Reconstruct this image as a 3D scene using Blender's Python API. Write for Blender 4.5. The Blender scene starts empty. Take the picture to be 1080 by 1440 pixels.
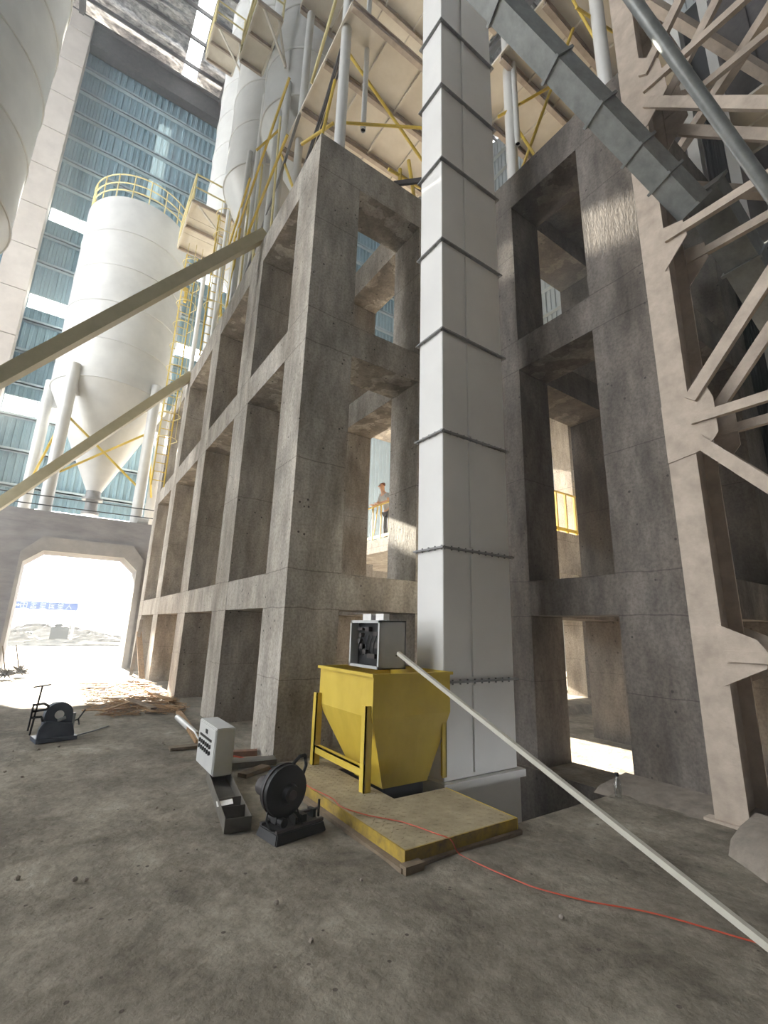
import bpy, bmesh, math, random
from mathutils import Vector, Matrix, Euler
random.seed(7)
SC = bpy.context.scene
COL = SC.collection
R = math.radians

# ------------------------------------------------------------------ camera
# world: X runs along the tower's front face, Y along its long left face, Z up; metres
F_PX, PITCH, ROLL, YAW, CAM_H = 654.84, R(14.168), R(1.612), R(34.094), 1.6
def make_camera():
    c, s = math.cos, math.sin
    fwd = Vector((s(YAW)*c(PITCH), c(YAW)*c(PITCH), s(PITCH)))
    right = Vector((c(YAW), -s(YAW), 0))
    up = right.cross(fwd)
    rr = right*c(ROLL) + up*s(ROLL)
    uu = up*c(ROLL) - right*s(ROLL)
    m = Matrix((rr, uu, -fwd)).transposed().to_4x4()
    m.translation = (0, 0, CAM_H)
    cam = bpy.data.cameras.new('camera'); o = bpy.data.objects.new('camera', cam)
    cam.sensor_fit = 'HORIZONTAL'; cam.sensor_width = 36; cam.lens = F_PX/1080*36
    cam.clip_end = 500; cam.clip_start = 0.05
    o.matrix_world = m; COL.objects.link(o); SC.camera = o
make_camera()

# ------------------------------------------------------------------ world, sun, exposure
W = bpy.data.worlds.new('sky'); SC.world = W; W.use_nodes = True
bg = W.node_tree.nodes['Background']; bg.inputs[0].default_value = (0.945, 0.975, 1.0, 1); bg.inputs[1].default_value = 7.2
SUN_DIR = Vector((0.05, -1.0, -0.398)).normalized()
sl = bpy.data.lights.new('sun', 'SUN'); so = bpy.data.objects.new('sun', sl); COL.objects.link(so)
sl.energy = 78.0; sl.angle = R(0.6); sl.color = (1.0, 0.90, 0.76)
so.rotation_euler = SUN_DIR.to_track_quat('-Z', 'Y').to_euler(); so.location = (0, 60, 40)
SC.view_settings.view_transform = 'Standard'; SC.view_settings.look = 'None'
SC.view_settings.exposure = 0.18; SC.view_settings.gamma = 1.0; SC.view_settings.use_curve_mapping = False
SC.cycles.max_bounces = 8; SC.cycles.diffuse_bounces = 5; SC.cycles.transparent_max_bounces = 12
SC.cycles.use_denoising = True; SC.cycles.sample_clamp_indirect = 6

# ------------------------------------------------------------------ materials
def lin(r, g, b):
    f = lambda c: c/12.92 if c <= 0.04045 else ((c+0.055)/1.055)**2.4
    return (f(r/255), f(g/255), f(b/255), 1)
def new_mat(name):
    m = bpy.data.materials.new(name); m.use_nodes = True
    nt = m.node_tree; b = nt.nodes['Principled BSDF']
    return m, nt, b
def N(nt, t, **kw):
    n = nt.nodes.new(t)
    for k, v in kw.items():
        if k in n.inputs: n.inputs[k].default_value = v
        else: setattr(n, k, v)
    return n
def noise_mat(name, c1, c2, scale=4, rough=0.7, bump=0.1, metal=0.0, stretch=(1, 1, 1), detail=6, spots=None, bump_scale=None, lines=None, stain=None):
    """colour grain c1..c2 over position, optional darker speckle, optional joint lines at given heights"""
    m, nt, b = new_mat(name)
    geo = N(nt, 'ShaderNodeNewGeometry')
    mp = N(nt, 'ShaderNodeMapping'); mp.inputs['Scale'].default_value = stretch
    nt.links.new(geo.outputs['Position'], mp.inputs['Vector'])
    n1 = N(nt, 'ShaderNodeTexNoise', Scale=scale, Detail=detail, Roughness=0.65)
    nt.links.new(mp.outputs[0], n1.inputs['Vector'])
    rp = N(nt, 'ShaderNodeValToRGB'); rp.color_ramp.elements[0].position = 0.3; rp.color_ramp.elements[1].position = 0.72
    rp.color_ramp.elements[0].color = c1; rp.color_ramp.elements[1].color = c2
    nt.links.new(n1.outputs['Fac'], rp.inputs['Fac'])
    col = rp.outputs['Color']
    if stain:
        ns = N(nt, 'ShaderNodeTexNoise', Scale=.9, Detail=7, Roughness=.62, Distortion=.4)
        ms = N(nt, 'ShaderNodeMapping'); ms.inputs['Scale'].default_value = (1.3, 1.3, .45); nt.links.new(geo.outputs['Position'], ms.inputs['Vector']); nt.links.new(ms.outputs[0], ns.inputs['Vector'])
        rs = N(nt, 'ShaderNodeValToRGB'); rs.color_ramp.elements[0].position = .36; rs.color_ramp.elements[1].position = .60
        rs.color_ramp.elements[0].color = stain; rs.color_ramp.elements[1].color = (1, 1, 1, 1); nt.links.new(ns.outputs['Fac'], rs.inputs[0])
        xs = N(nt, 'ShaderNodeMixRGB', blend_type='MULTIPLY'); xs.inputs[0].default_value = 1; nt.links.new(col, xs.inputs[1]); nt.links.new(rs.outputs[0], xs.inputs[2]); col = xs.outputs[0]
        nf = N(nt, 'ShaderNodeTexNoise', Scale=26, Detail=5, Roughness=.7); nt.links.new(geo.outputs['Position'], nf.inputs['Vector'])
        rf = N(nt, 'ShaderNodeValToRGB'); rf.color_ramp.elements[0].position = .36; rf.color_ramp.elements[1].position = .58
        rf.color_ramp.elements[0].color = (.68, .67, .66, 1); rf.color_ramp.elements[1].color = (1, 1, 1, 1); nt.links.new(nf.outputs['Fac'], rf.inputs[0])
        xf = N(nt, 'ShaderNodeMixRGB', blend_type='MULTIPLY'); xf.inputs[0].default_value = 1; nt.links.new(col, xf.inputs[1]); nt.links.new(rf.outputs[0], xf.inputs[2]); col = xf.outputs[0]
    if spots:
        vs, thr, sc = spots
        vo = N(nt, 'ShaderNodeTexVoronoi', Scale=vs)
        nt.links.new(geo.outputs['Position'], vo.inputs['Vector'])
        lt = N(nt, 'ShaderNodeMath', operation='LESS_THAN'); lt.inputs[1].default_value = thr
        nt.links.new(vo.outputs['Distance'], lt.inputs[0])
        n3 = N(nt, 'ShaderNodeTexNoise', Scale=1.3, Detail=2); nt.links.new(geo.outputs['Position'], n3.inputs['Vector'])
        g3 = N(nt, 'ShaderNodeMath', operation='GREATER_THAN'); g3.inputs[1].default_value = 0.5; nt.links.new(n3.outputs['Fac'], g3.inputs[0])
        mu = N(nt, 'ShaderNodeMath', operation='MULTIPLY'); nt.links.new(lt.outputs[0], mu.inputs[0]); nt.links.new(g3.outputs[0], mu.inputs[1])
        mx = N(nt, 'ShaderNodeMixRGB'); mx.inputs[2].default_value = sc
        nt.links.new(mu.outputs[0], mx.inputs[0]); nt.links.new(col, mx.inputs[1]); col = mx.outputs[0]
    if lines:
        sep = N(nt, 'ShaderNodeSeparateXYZ'); nt.links.new(geo.outputs['Position'], sep.inputs[0])
        n4 = N(nt, 'ShaderNodeTexNoise', Scale=2.2, Detail=3); nt.links.new(geo.outputs['Position'], n4.inputs['Vector'])
        ma = N(nt, 'ShaderNodeMath', operation='MULTIPLY_ADD'); ma.inputs[1].default_value = 0.07; nt.links.new(n4.outputs['Fac'], ma.inputs[0]); nt.links.new(sep.outputs['Z'], ma.inputs[2])
        acc = None
        for z, wdt in lines:
            sb = N(nt, 'ShaderNodeMath', operation='SUBTRACT'); sb.inputs[1].default_value = z+0.035; nt.links.new(ma.outputs[0], sb.inputs[0])
            ab = N(nt, 'ShaderNodeMath', operation='ABSOLUTE'); nt.links.new(sb.outputs[0], ab.inputs[0])
            l2 = N(nt, 'ShaderNodeMath', operation='LESS_THAN'); l2.inputs[1].default_value = wdt; nt.links.new(ab.outputs[0], l2.inputs[0])
            if acc is None: acc = l2.outputs[0]
            else:
                mm = N(nt, 'ShaderNodeMath', operation='MAXIMUM'); nt.links.new(acc, mm.inputs[0]); nt.links.new(l2.outputs[0], mm.inputs[1]); acc = mm.outputs[0]
        sc2 = N(nt, 'ShaderNodeMath', operation='MULTIPLY'); sc2.inputs[1].default_value = 0.55; nt.links.new(acc, sc2.inputs[0])
        mx2 = N(nt, 'ShaderNodeMixRGB', blend_type='MULTIPLY'); mx2.inputs[2].default_value = (0.3, 0.27, 0.24, 1)
        nt.links.new(sc2.outputs[0], mx2.inputs[0]); nt.links.new(col, mx2.inputs[1]); col = mx2.outputs[0]
    nt.links.new(col, b.inputs['Base Color'])
    b.inputs['Roughness'].default_value = rough; b.inputs['Metallic'].default_value = metal
    if bump:
        n2 = N(nt, 'ShaderNodeTexNoise', Scale=bump_scale or scale*5, Detail=5, Roughness=0.7)
        nt.links.new(mp.outputs[0], n2.inputs['Vector'])
        bp = N(nt, 'ShaderNodeBump', Strength=bump, Distance=0.03)
        nt.links.new(n2.outputs['Fac'], bp.inputs['Height']); nt.links.new(bp.outputs[0], b.inputs['Normal'])
    return m
M = {}
BEAM_Z = [(1.85, 2.36), (5.86, 6.43), (9.2, 9.9)]
jl = [(1.85, .008), (2.36, .008), (3.95, .007), (5.86, .009), (6.43, .008), (8.15, .008), (9.2, .009), (0.95, .005)]
M['concrete'] = noise_mat('raw_concrete', lin(140, 134, 125), lin(200, 193, 182), 2.2, 0.9, 0.35, stretch=(1.6, 1.6, 0.5), spots=(7.0, 0.11, lin(72, 66, 60)), bump_scale=16, lines=jl, stain=(.66, .63, .60, 1))
M['shadeconcrete'] = noise_mat('shade_toned_concrete', lin(88, 83, 78), lin(140, 132, 124), 2.2, 0.9, 0.4, stretch=(1.6, 1.6, 0.5), spots=(5.5, 0.09, lin(60, 55, 50)), bump_scale=16, lines=jl, stain=(.62, .59, .56, 1))  # concrete darkened to carry the shade of the right block and pit
M['wornyellow'] = noise_mat('worn_yellow_edge', lin(104, 86, 58), lin(186, 156, 48), 7, .8, .2)
M['concrete2'] = noise_mat('portal_concrete', lin(128, 126, 128), lin(162, 160, 160), 1.5, 0.9, 0.2, stretch=(0.6, 0.6, 2.0))
M['surround'] = noise_mat('lighter_concrete', lin(150, 147, 144), lin(176, 173, 168), 2, .9, .15)
M['footing'] = noise_mat('dusty_concrete', lin(112, 104, 95), lin(148, 138, 127), 6, 0.95, 0.3)
def floor_mat():
    m, nt, b = new_mat('dusty_floor')
    geo = N(nt, 'ShaderNodeNewGeometry')
    def nz(s, d, r=.6, dist=0.0):
        n = N(nt, 'ShaderNodeTexNoise', Scale=s, Detail=d, Roughness=r, Distortion=dist); nt.links.new(geo.outputs['Position'], n.inputs['Vector']); return n.outputs['Fac']
    r1 = N(nt, 'ShaderNodeValToRGB'); e = r1.color_ramp.elements
    e[0].position = .28; e[0].color = lin(116, 110, 99); e[1].position = .75; e[1].color = lin(192, 185, 170)
    k = r1.color_ramp.elements.new(.5); k.color = lin(155, 148, 134)
    nt.links.new(nz(1.1, 9, .72, .6), r1.inputs[0])
    r2 = N(nt, 'ShaderNodeValToRGB'); r2.color_ramp.elements[0].position = .38; r2.color_ramp.elements[1].position = .62
    r2.color_ramp.elements[0].color = (.62, .60, .58, 1); r2.color_ramp.elements[1].color = (1, 1, 1, 1)
    nt.links.new(nz(9, 8, .75), r2.inputs[0])
    mx = N(nt, 'ShaderNodeMixRGB', blend_type='MULTIPLY'); mx.inputs[0].default_value = .8
    nt.links.new(r1.outputs[0], mx.inputs[1]); nt.links.new(r2.outputs[0], mx.inputs[2])
    r4 = N(nt, 'ShaderNodeValToRGB'); r4.color_ramp.elements[0].position = .40; r4.color_ramp.elements[1].position = .60
    r4.color_ramp.elements[0].color = (.60, .585, .57, 1); r4.color_ramp.elements[1].color = (1.0, 1.0, 1.0, 1)
    nt.links.new(nz(.55, 5, .6, 1.2), r4.inputs[0])
    mp5 = N(nt, 'ShaderNodeMapping'); mp5.inputs['Scale'].default_value = (3.2, .7, 1); mp5.inputs['Rotation'].default_value = (0, 0, R(35)); nt.links.new(geo.outputs['Position'], mp5.inputs['Vector'])
    n5 = N(nt, 'ShaderNodeTexNoise', Scale=1.6, Detail=6, Roughness=.6); nt.links.new(mp5.outputs[0], n5.inputs['Vector'])
    r5 = N(nt, 'ShaderNodeValToRGB'); r5.color_ramp.elements[0].position = .38; r5.color_ramp.elements[1].position = .62
    r5.color_ramp.elements[0].color = (.80, .79, .78, 1); r5.color_ramp.elements[1].color = (1, 1, 1, 1); nt.links.new(n5.outputs['Fac'], r5.inputs[0])
    mx4 = N(nt, 'ShaderNodeMixRGB', blend_type='MULTIPLY'); mx4.inputs[0].default_value = .8; nt.links.new(mx.outputs[0], mx4.inputs[1]); nt.links.new(r4.outputs[0], mx4.inputs[2])
    mx = N(nt, 'ShaderNodeMixRGB', blend_type='MULTIPLY'); mx.inputs[0].default_value = 1; nt.links.new(mx4.outputs[0], mx.inputs[1]); nt.links.new(r5.outputs[0], mx.inputs[2])
    vo = N(nt, 'ShaderNodeTexVoronoi', Scale=7); nt.links.new(geo.outputs['Position'], vo.inputs['Vector'])
    lt = N(nt, 'ShaderNodeMath', operation='LESS_THAN'); lt.inputs[1].default_value = .085; nt.links.new(vo.outputs['Distance'], lt.inputs[0])
    mx3 = N(nt, 'ShaderNodeMixRGB'); mx3.inputs[2].default_value = lin(86, 79, 70)
    nt.links.new(lt.outputs[0], mx3.inputs[0]); nt.links.new(mx.outputs[0], mx3.inputs[1])
    nt.links.new(mx3.outputs[0], b.inputs['Base Color']); b.inputs['Roughness'].default_value = .93
    b.inputs['Specular IOR Level'].default_value = .2
    bp = N(nt, 'ShaderNodeBump', Strength=.35, Distance=.03); nt.links.new(nz(22, 8, .75), bp.inputs['Height'])
    bp2 = N(nt, 'ShaderNodeBump', Strength=.5, Distance=.08); nt.links.new(nz(3.5, 6, .6), bp2.inputs['Height'])
    nt.links.new(bp.outputs[0], bp2.inputs['Normal']); nt.links.new(bp2.outputs[0], b.inputs['Normal'])
    return m
M['floor'] = floor_mat()
M['soil'] = noise_mat('outdoor_soil', lin(150, 142, 130), lin(190, 184, 172), 1.2, .95, .3)
M['rubble'] = noise_mat('rubble_soil', lin(34, 30, 28), lin(104, 97, 90), 1.5, .95, .5)
M['white'] = noise_mat('white_paint', lin(188, 188, 186), lin(206, 206, 203), 1.2, .38, .03)
M['offwhite'] = noise_mat('cream_paint', lin(196, 188, 172), lin(218, 211, 197), 1.5, .55, .04)
M['casing'] = noise_mat('pale_grey_paint', lin(216, 215, 213), lin(228, 227, 224), 1.0, .4, .02)
M['greyseam'] = noise_mat('seam_grey', lin(118, 118, 118), lin(140, 140, 140), 5, .5, .02)
M['yellow'] = noise_mat('yellow_paint', lin(188, 160, 52), lin(214, 186, 78), 3, .5, .04)
M['hopyellow'] = noise_mat('hopper_yellow', lin(190, 162, 46), lin(214, 188, 74), 2.4, .55, .05, stretch=(1, 1, .6))
M['paleyellow'] = noise_mat('pale_yellow_paint', lin(205, 190, 130), lin(222, 210, 158), 3, .5, .03)
M['strut'] = noise_mat('strut_paint', lin(168, 160, 128), lin(186, 178, 146), 3, .5, .03)
M['barpaint'] = noise_mat('bar_primer', lin(176, 172, 160), lin(192, 188, 176), 5, .5, .03)
M['galv'] = noise_mat('galvanised_steel', lin(122, 125, 125), lin(154, 157, 156), 6, .42, .05, metal=.55)
M['steel'] = noise_mat('dusty_steel', lin(158, 145, 132), lin(190, 176, 161), 5, .85, .18)
M['darksteel'] = noise_mat('dark_steel', lin(62, 58, 58), lin(88, 82, 80), 6, .6, .08, metal=.3)
M['black'] = noise_mat('black_iron', lin(15, 15, 16), lin(28, 28, 30), 12, .45, .08, metal=.2)
M['blackrubber'] = noise_mat('black_rubber', lin(16, 16, 17), lin(28, 28, 29), 10, .6, .02)
M['blueblack'] = noise_mat('blue_black_enamel', lin(46, 54, 68), lin(70, 78, 92), 6, .45, .05)
M['boxgrey'] = noise_mat('box_grey', lin(176, 177, 176), lin(192, 192, 190), 4, .5, .02)
M['plate'] = noise_mat('dusty_plate', lin(138, 126, 100), lin(176, 162, 132), 5, .75, .3, bump_scale=60)
M['timber'] = noise_mat('bare_timber', lin(122, 94, 62), lin(176, 142, 102), 5, .85, .15, stretch=(4, 1, 4))
M['oldtimber'] = noise_mat('old_timber', lin(96, 82, 66), lin(134, 118, 98), 6, .9, .15)
M['orange'] = noise_mat('orange_rubber', lin(168, 64, 42), lin(186, 80, 54), 8, .5, 0)
M['paper'] = noise_mat('white_paper', lin(222, 221, 217), lin(236, 235, 231), 8, .8, 0)
M['blue_wall'] = noise_mat('blue_cladding', lin(118, 146, 160), lin(138, 164, 176), .6, .45, .02)
M['darkclad'] = noise_mat('dark_cladding', lin(58, 62, 64), lin(74, 78, 80), .8, .6, .02)
M['girt'] = noise_mat('girt_paint', lin(150, 168, 176), lin(172, 188, 194), 2, .5, .02)
M['white_wall'] = noise_mat('white_cladding', lin(150, 157, 160), lin(170, 176, 178), .8, .5, .02)
M['foil'] = noise_mat('silver_foil', lin(52, 54, 58), lin(205, 206, 208), 3.2, .28, .9, metal=.85, stretch=(1, 2, 1), bump_scale=5)
M['cladcol'] = noise_mat('column_cladding', lin(178, 170, 163), lin(196, 188, 180), 1.5, .8, .06)
M['signblue'] = noise_mat('sign_blue', lin(12, 38, 84), lin(20, 46, 94), 3, .5, 0)
M['signwhite'] = noise_mat('sign_white', lin(126, 128, 130), lin(134, 136, 138), 3, .5, 0)
M['skin'] = noise_mat('skin', lin(196, 150, 118), lin(212, 168, 138), 20, .5, 0)
M['hair'] = noise_mat('brown_hair', lin(96, 52, 30), lin(122, 72, 42), 40, .6, .1)
M['shirt'] = noise_mat('grey_shirt', lin(160, 166, 172), lin(188, 192, 196), 18, .9, .1)
M['trousers'] = noise_mat('dark_trousers', lin(48, 50, 58), lin(64, 66, 74), 18, .9, .1)
M['bush'] = noise_mat('dark_bristle', lin(70, 66, 60), lin(96, 90, 82), 12, .9, .1)
M['rust'] = noise_mat('rusty_steel', lin(92, 62, 46), lin(128, 92, 70), 9, .85, .15)
M['tray'] = noise_mat('tray_steel', lin(84, 79, 72), lin(112, 107, 99), 7, .6, .08, metal=.3)
def glass_mat(name, tint, mixf):
    m, nt, b = new_mat(name)
    tr = N(nt, 'ShaderNodeBsdfTransparent'); tr.inputs[0].default_value = tint
    gl = N(nt, 'ShaderNodeBsdfGlossy'); gl.inputs['Roughness'].default_value = .1
    mx = N(nt, 'ShaderNodeMixShader'); mx.inputs[0].default_value = mixf
    nt.links.new(tr.outputs[0], mx.inputs[1]); nt.links.new(gl.outputs[0], mx.inputs[2])
    nt.links.new(mx.outputs[0], nt.nodes['Material Output'].inputs[0]); return m
M['glass'] = glass_mat('window_glass', (.95, .97, .97, 1), .06)
M['bottle'] = glass_mat('clear_plastic', (.86, .88, .88, 1), .18)
def translucent_mat():
    m, nt, b = new_mat('translucent_sheet')
    t = N(nt, 'ShaderNodeBsdfTranslucent'); t.inputs[0].default_value = lin(190, 214, 224)
    d = N(nt, 'ShaderNodeBsdfDiffuse'); d.inputs[0].default_value = lin(150, 176, 186)
    mx = N(nt, 'ShaderNodeMixShader'); mx.inputs[0].default_value = .982
    nt.links.new(t.outputs[0], mx.inputs[1]); nt.links.new(d.outputs[0], mx.inputs[2])
    nt.links.new(mx.outputs[0], nt.nodes['Material Output'].inputs[0]); return m
M['translucent'] = translucent_mat()

# ------------------------------------------------------------------ mesh helpers
OFF = {}
class MB:
    def __init__(s): s.v = []; s.f = []
    def add(s, v, f):
        o = len(s.v); s.v += [tuple(p) for p in v]; s.f += [tuple(i+o for i in q) for q in f]; return s
    def box(s, x0, x1, y0, y1, z0, z1):
        return s.add([(x0,y0,z0),(x1,y0,z0),(x1,y1,z0),(x0,y1,z0),(x0,y0,z1),(x1,y0,z1),(x1,y1,z1),(x0,y1,z1)],
                     [(0,3,2,1),(4,5,6,7),(0,1,5,4),(1,2,6,5),(2,3,7,6),(3,0,4,7)])
    def hexa(s, a, b):          # lower quad a, upper quad b (4 points each, ccw from above)
        return s.add(list(a)+list(b), [(3,2,1,0),(4,5,6,7),(0,1,5,4),(1,2,6,5),(2,3,7,6),(3,0,4,7)])
    def bar(s, p, q, w, h, up=(0,0,1)):
        p, q = Vector(p), Vector(q); d = (q-p).normalized(); u = Vector(up)
        if abs(d.dot(u)) > .98: u = Vector((0,1,0))
        a = d.cross(u).normalized()*w/2; b = a.normalized().cross(d).normalized()*h/2
        return s.hexa([p-a-b, p+a-b, p+a+b, p-a+b], [q-a-b, q+a-b, q+a+b, q-a+b])
    def tube(s, p, q, r, n=12, r2=None, cap=True):
        p, q = Vector(p), Vector(q); d = (q-p).normalized(); u = Vector((0,0,1)) if abs(d.z) < .95 else Vector((1,0,0))
        a = d.cross(u).normalized(); b = d.cross(a).normalized(); r2 = r if r2 is None else r2
        v = [p+(a*math.cos(t)+b*math.sin(t))*r for t in [2*math.pi*i/n for i in range(n)]] + [q+(a*math.cos(t)+b*math.sin(t))*r2 for t in [2*math.pi*i/n for i in range(n)]]
        f = [(i, i+n, (i+1)%n+n, (i+1)%n) for i in range(n)]
        if cap: f += [tuple(range(n)), tuple(range(2*n-1, n-1, -1))]
        return s.add(v, f)
    def path(s, pts, r, n=8):
        for a, b in zip(pts[:-1], pts[1:]): s.tube(a, b, r, n)
        return s
    def lathe(s, prof, c, n=48):
        v = []; f = []
        for r, z in prof:
            v += [(c[0]+r*math.cos(2*math.pi*i/n), c[1]+r*math.sin(2*math.pi*i/n), z) for i in range(n)]
        for k in range(len(prof)-1):
            f += [(k*n+i, k*n+(i+1)%n, (k+1)*n+(i+1)%n, (k+1)*n+i) for i in range(n)]
        return s.add(v, f)
    def ring(s, c, r, t, n=40, m=6):
        for i in range(n):
            a, b = 2*math.pi*i/n, 2*math.pi*(i+1)/n
            s.tube((c[0]+r*math.cos(a), c[1]+r*math.sin(a), c[2]), (c[0]+r*math.cos(b), c[1]+r*math.sin(b), c[2]), t, m, cap=False)
        return s
    def prism(s, poly, axis, a, b):     # polygon in the two other axes, extruded along axis from a to b
        def P(u, w, t): return {'x': (t,u,w), 'y': (u,t,w), 'z': (u,w,t)}[axis]
        n = len(poly); v = [P(u,w,a) for u,w in poly]+[P(u,w,b) for u,w in poly]
        return s.add(v, [tuple(range(n)), tuple(range(2*n-1,n-1,-1))]+[(i,(i+1)%n,(i+1)%n+n,i+n) for i in range(n)])
    def build(s, name, mat, parent=None, local=False, smooth=False, bevel=0):
        me = bpy.data.meshes.new(name)
        off = Vector((0,0,0)) if (local or parent is None) else OFF.get(parent, Vector((0,0,0)))
        me.from_pydata([tuple(Vector(p)-off) for p in s.v], [], s.f)
        bm = bmesh.new(); bm.from_mesh(me); bmesh.ops.recalc_face_normals(bm, faces=bm.faces)
        if bevel: bmesh.ops.bevel(bm, geom=list(bm.edges), offset=bevel, segments=2, affect='EDGES', clamp_overlap=True)
        bm.to_mesh(me); bm.free()
        if smooth:
            for p in me.polygons: p.use_smooth = True
            me.set_sharp_from_angle(angle=R(35))
        me.materials.append(M[mat] if isinstance(mat, str) else mat)
        o = bpy.data.objects.new(name, me); COL.objects.link(o)
        if parent is not None: o.parent = parent; OFF[o] = off
        else: OFF[o] = Vector((0,0,0))
        return o
def tag(o, label=None, cat=None, group=None, kind=None):
    if label: o['label'] = label
    if cat: o['category'] = cat
    if group: o['group'] = group
    if kind: o['kind'] = kind
    return o
def thing(name, loc, label, cat, group=None, rz=0, kind=None):
    o = bpy.data.objects.new(name, None); COL.objects.link(o); o.empty_display_size = .2
    o.location = loc; o.rotation_euler = (0, 0, rz); OFF[o] = Vector(loc)
    return tag(o, label, cat, group, kind)
def struct(o, label=None): return tag(o, label, kind='structure')

# ================================================================== SETTING
def del_cat(o):
    if 'category' in o: del o['category']
PIT = (2.75, 5.65, 3.1, 5.3)
def make_floor():
    def hz(x, y):
        t = math.sin(x*2.1+1.3*math.sin(y*1.7))*math.cos(y*2.6+.8*x)*.012 + math.sin(x*6.3+y*2.2)*math.sin(y*7.1-x*1.1)*.006
        return t
    def lines(a, b, st, must):
        xs = set(round(a+i*st, 4) for i in range(int((b-a)/st)+1)) | {b} | set(must); xs = sorted(xs); out = [xs[0]]
        for x in xs[1:]:
            if x-out[-1] < st*.45:
                if x in must: out[-1] = x
                continue
            out.append(x)
        return out
    X = [-22, -14, -8] + lines(-5, 7, .15, PIT[:2]) + [8, 10, 13, 16, 20]
    Y = [-15, -8, -3] + lines(-1, 14, .15, PIT[2:]) + [15, 17, 20, 23, 26]
    v = []; f = []
    for y in Y:
        for x in X:
            fine = -5 < x < 5.5 and -1 < y < 14 and not (x > 2.2 and y > 5.7) and not (PIT[0]-.2 < x < PIT[1]+.2 and PIT[2]-.1 < y < PIT[3]+.1)
            v.append((x, y, hz(x, y) if fine else (-.18 if x > 5.6 and y < 7 else 0)))
    nx = len(X)
    for j in range(len(Y)-1):
        for i in range(nx-1):
            cx, cy = (X[i]+X[i+1])/2, (Y[j]+Y[j+1])/2
            if PIT[0] < cx < PIT[1] and PIT[2] < cy < PIT[3]: continue
            f.append((j*nx+i, j*nx+i+1, (j+1)*nx+i+1, (j+1)*nx+i))
    b = MB(); b.v = v; b.f = f
    fl = struct(b.build('floor', 'floor', smooth=True), 'dusty trampled grey concrete floor')
    p = MB(); x0, x1, y0, y1 = PIT; z0 = -1.6
    p.add([(x0,y0,0),(x1,y0,-.17),(x1,y1,-.17),(x0,y1,0),(x0,y0,z0),(x1,y0,z0),(x1,y1,z0),(x0,y1,z0)], [(0,1,5,4),(1,2,6,5),(2,3,7,6),(3,0,4,7),(4,5,6,7)])
    p.build('pit_lining', 'shadeconcrete', fl)  # shade of the pit put into the lining's dark colour
make_floor()
g = MB(); g.add([(-80,26,-.02),(80,26,-.02),(80,160,-.02),(-80,160,-.02)], [(0,1,2,3)])
struct(g.build('ground', 'soil'), 'bright sunlit bare ground outside the tunnel opening')

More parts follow.
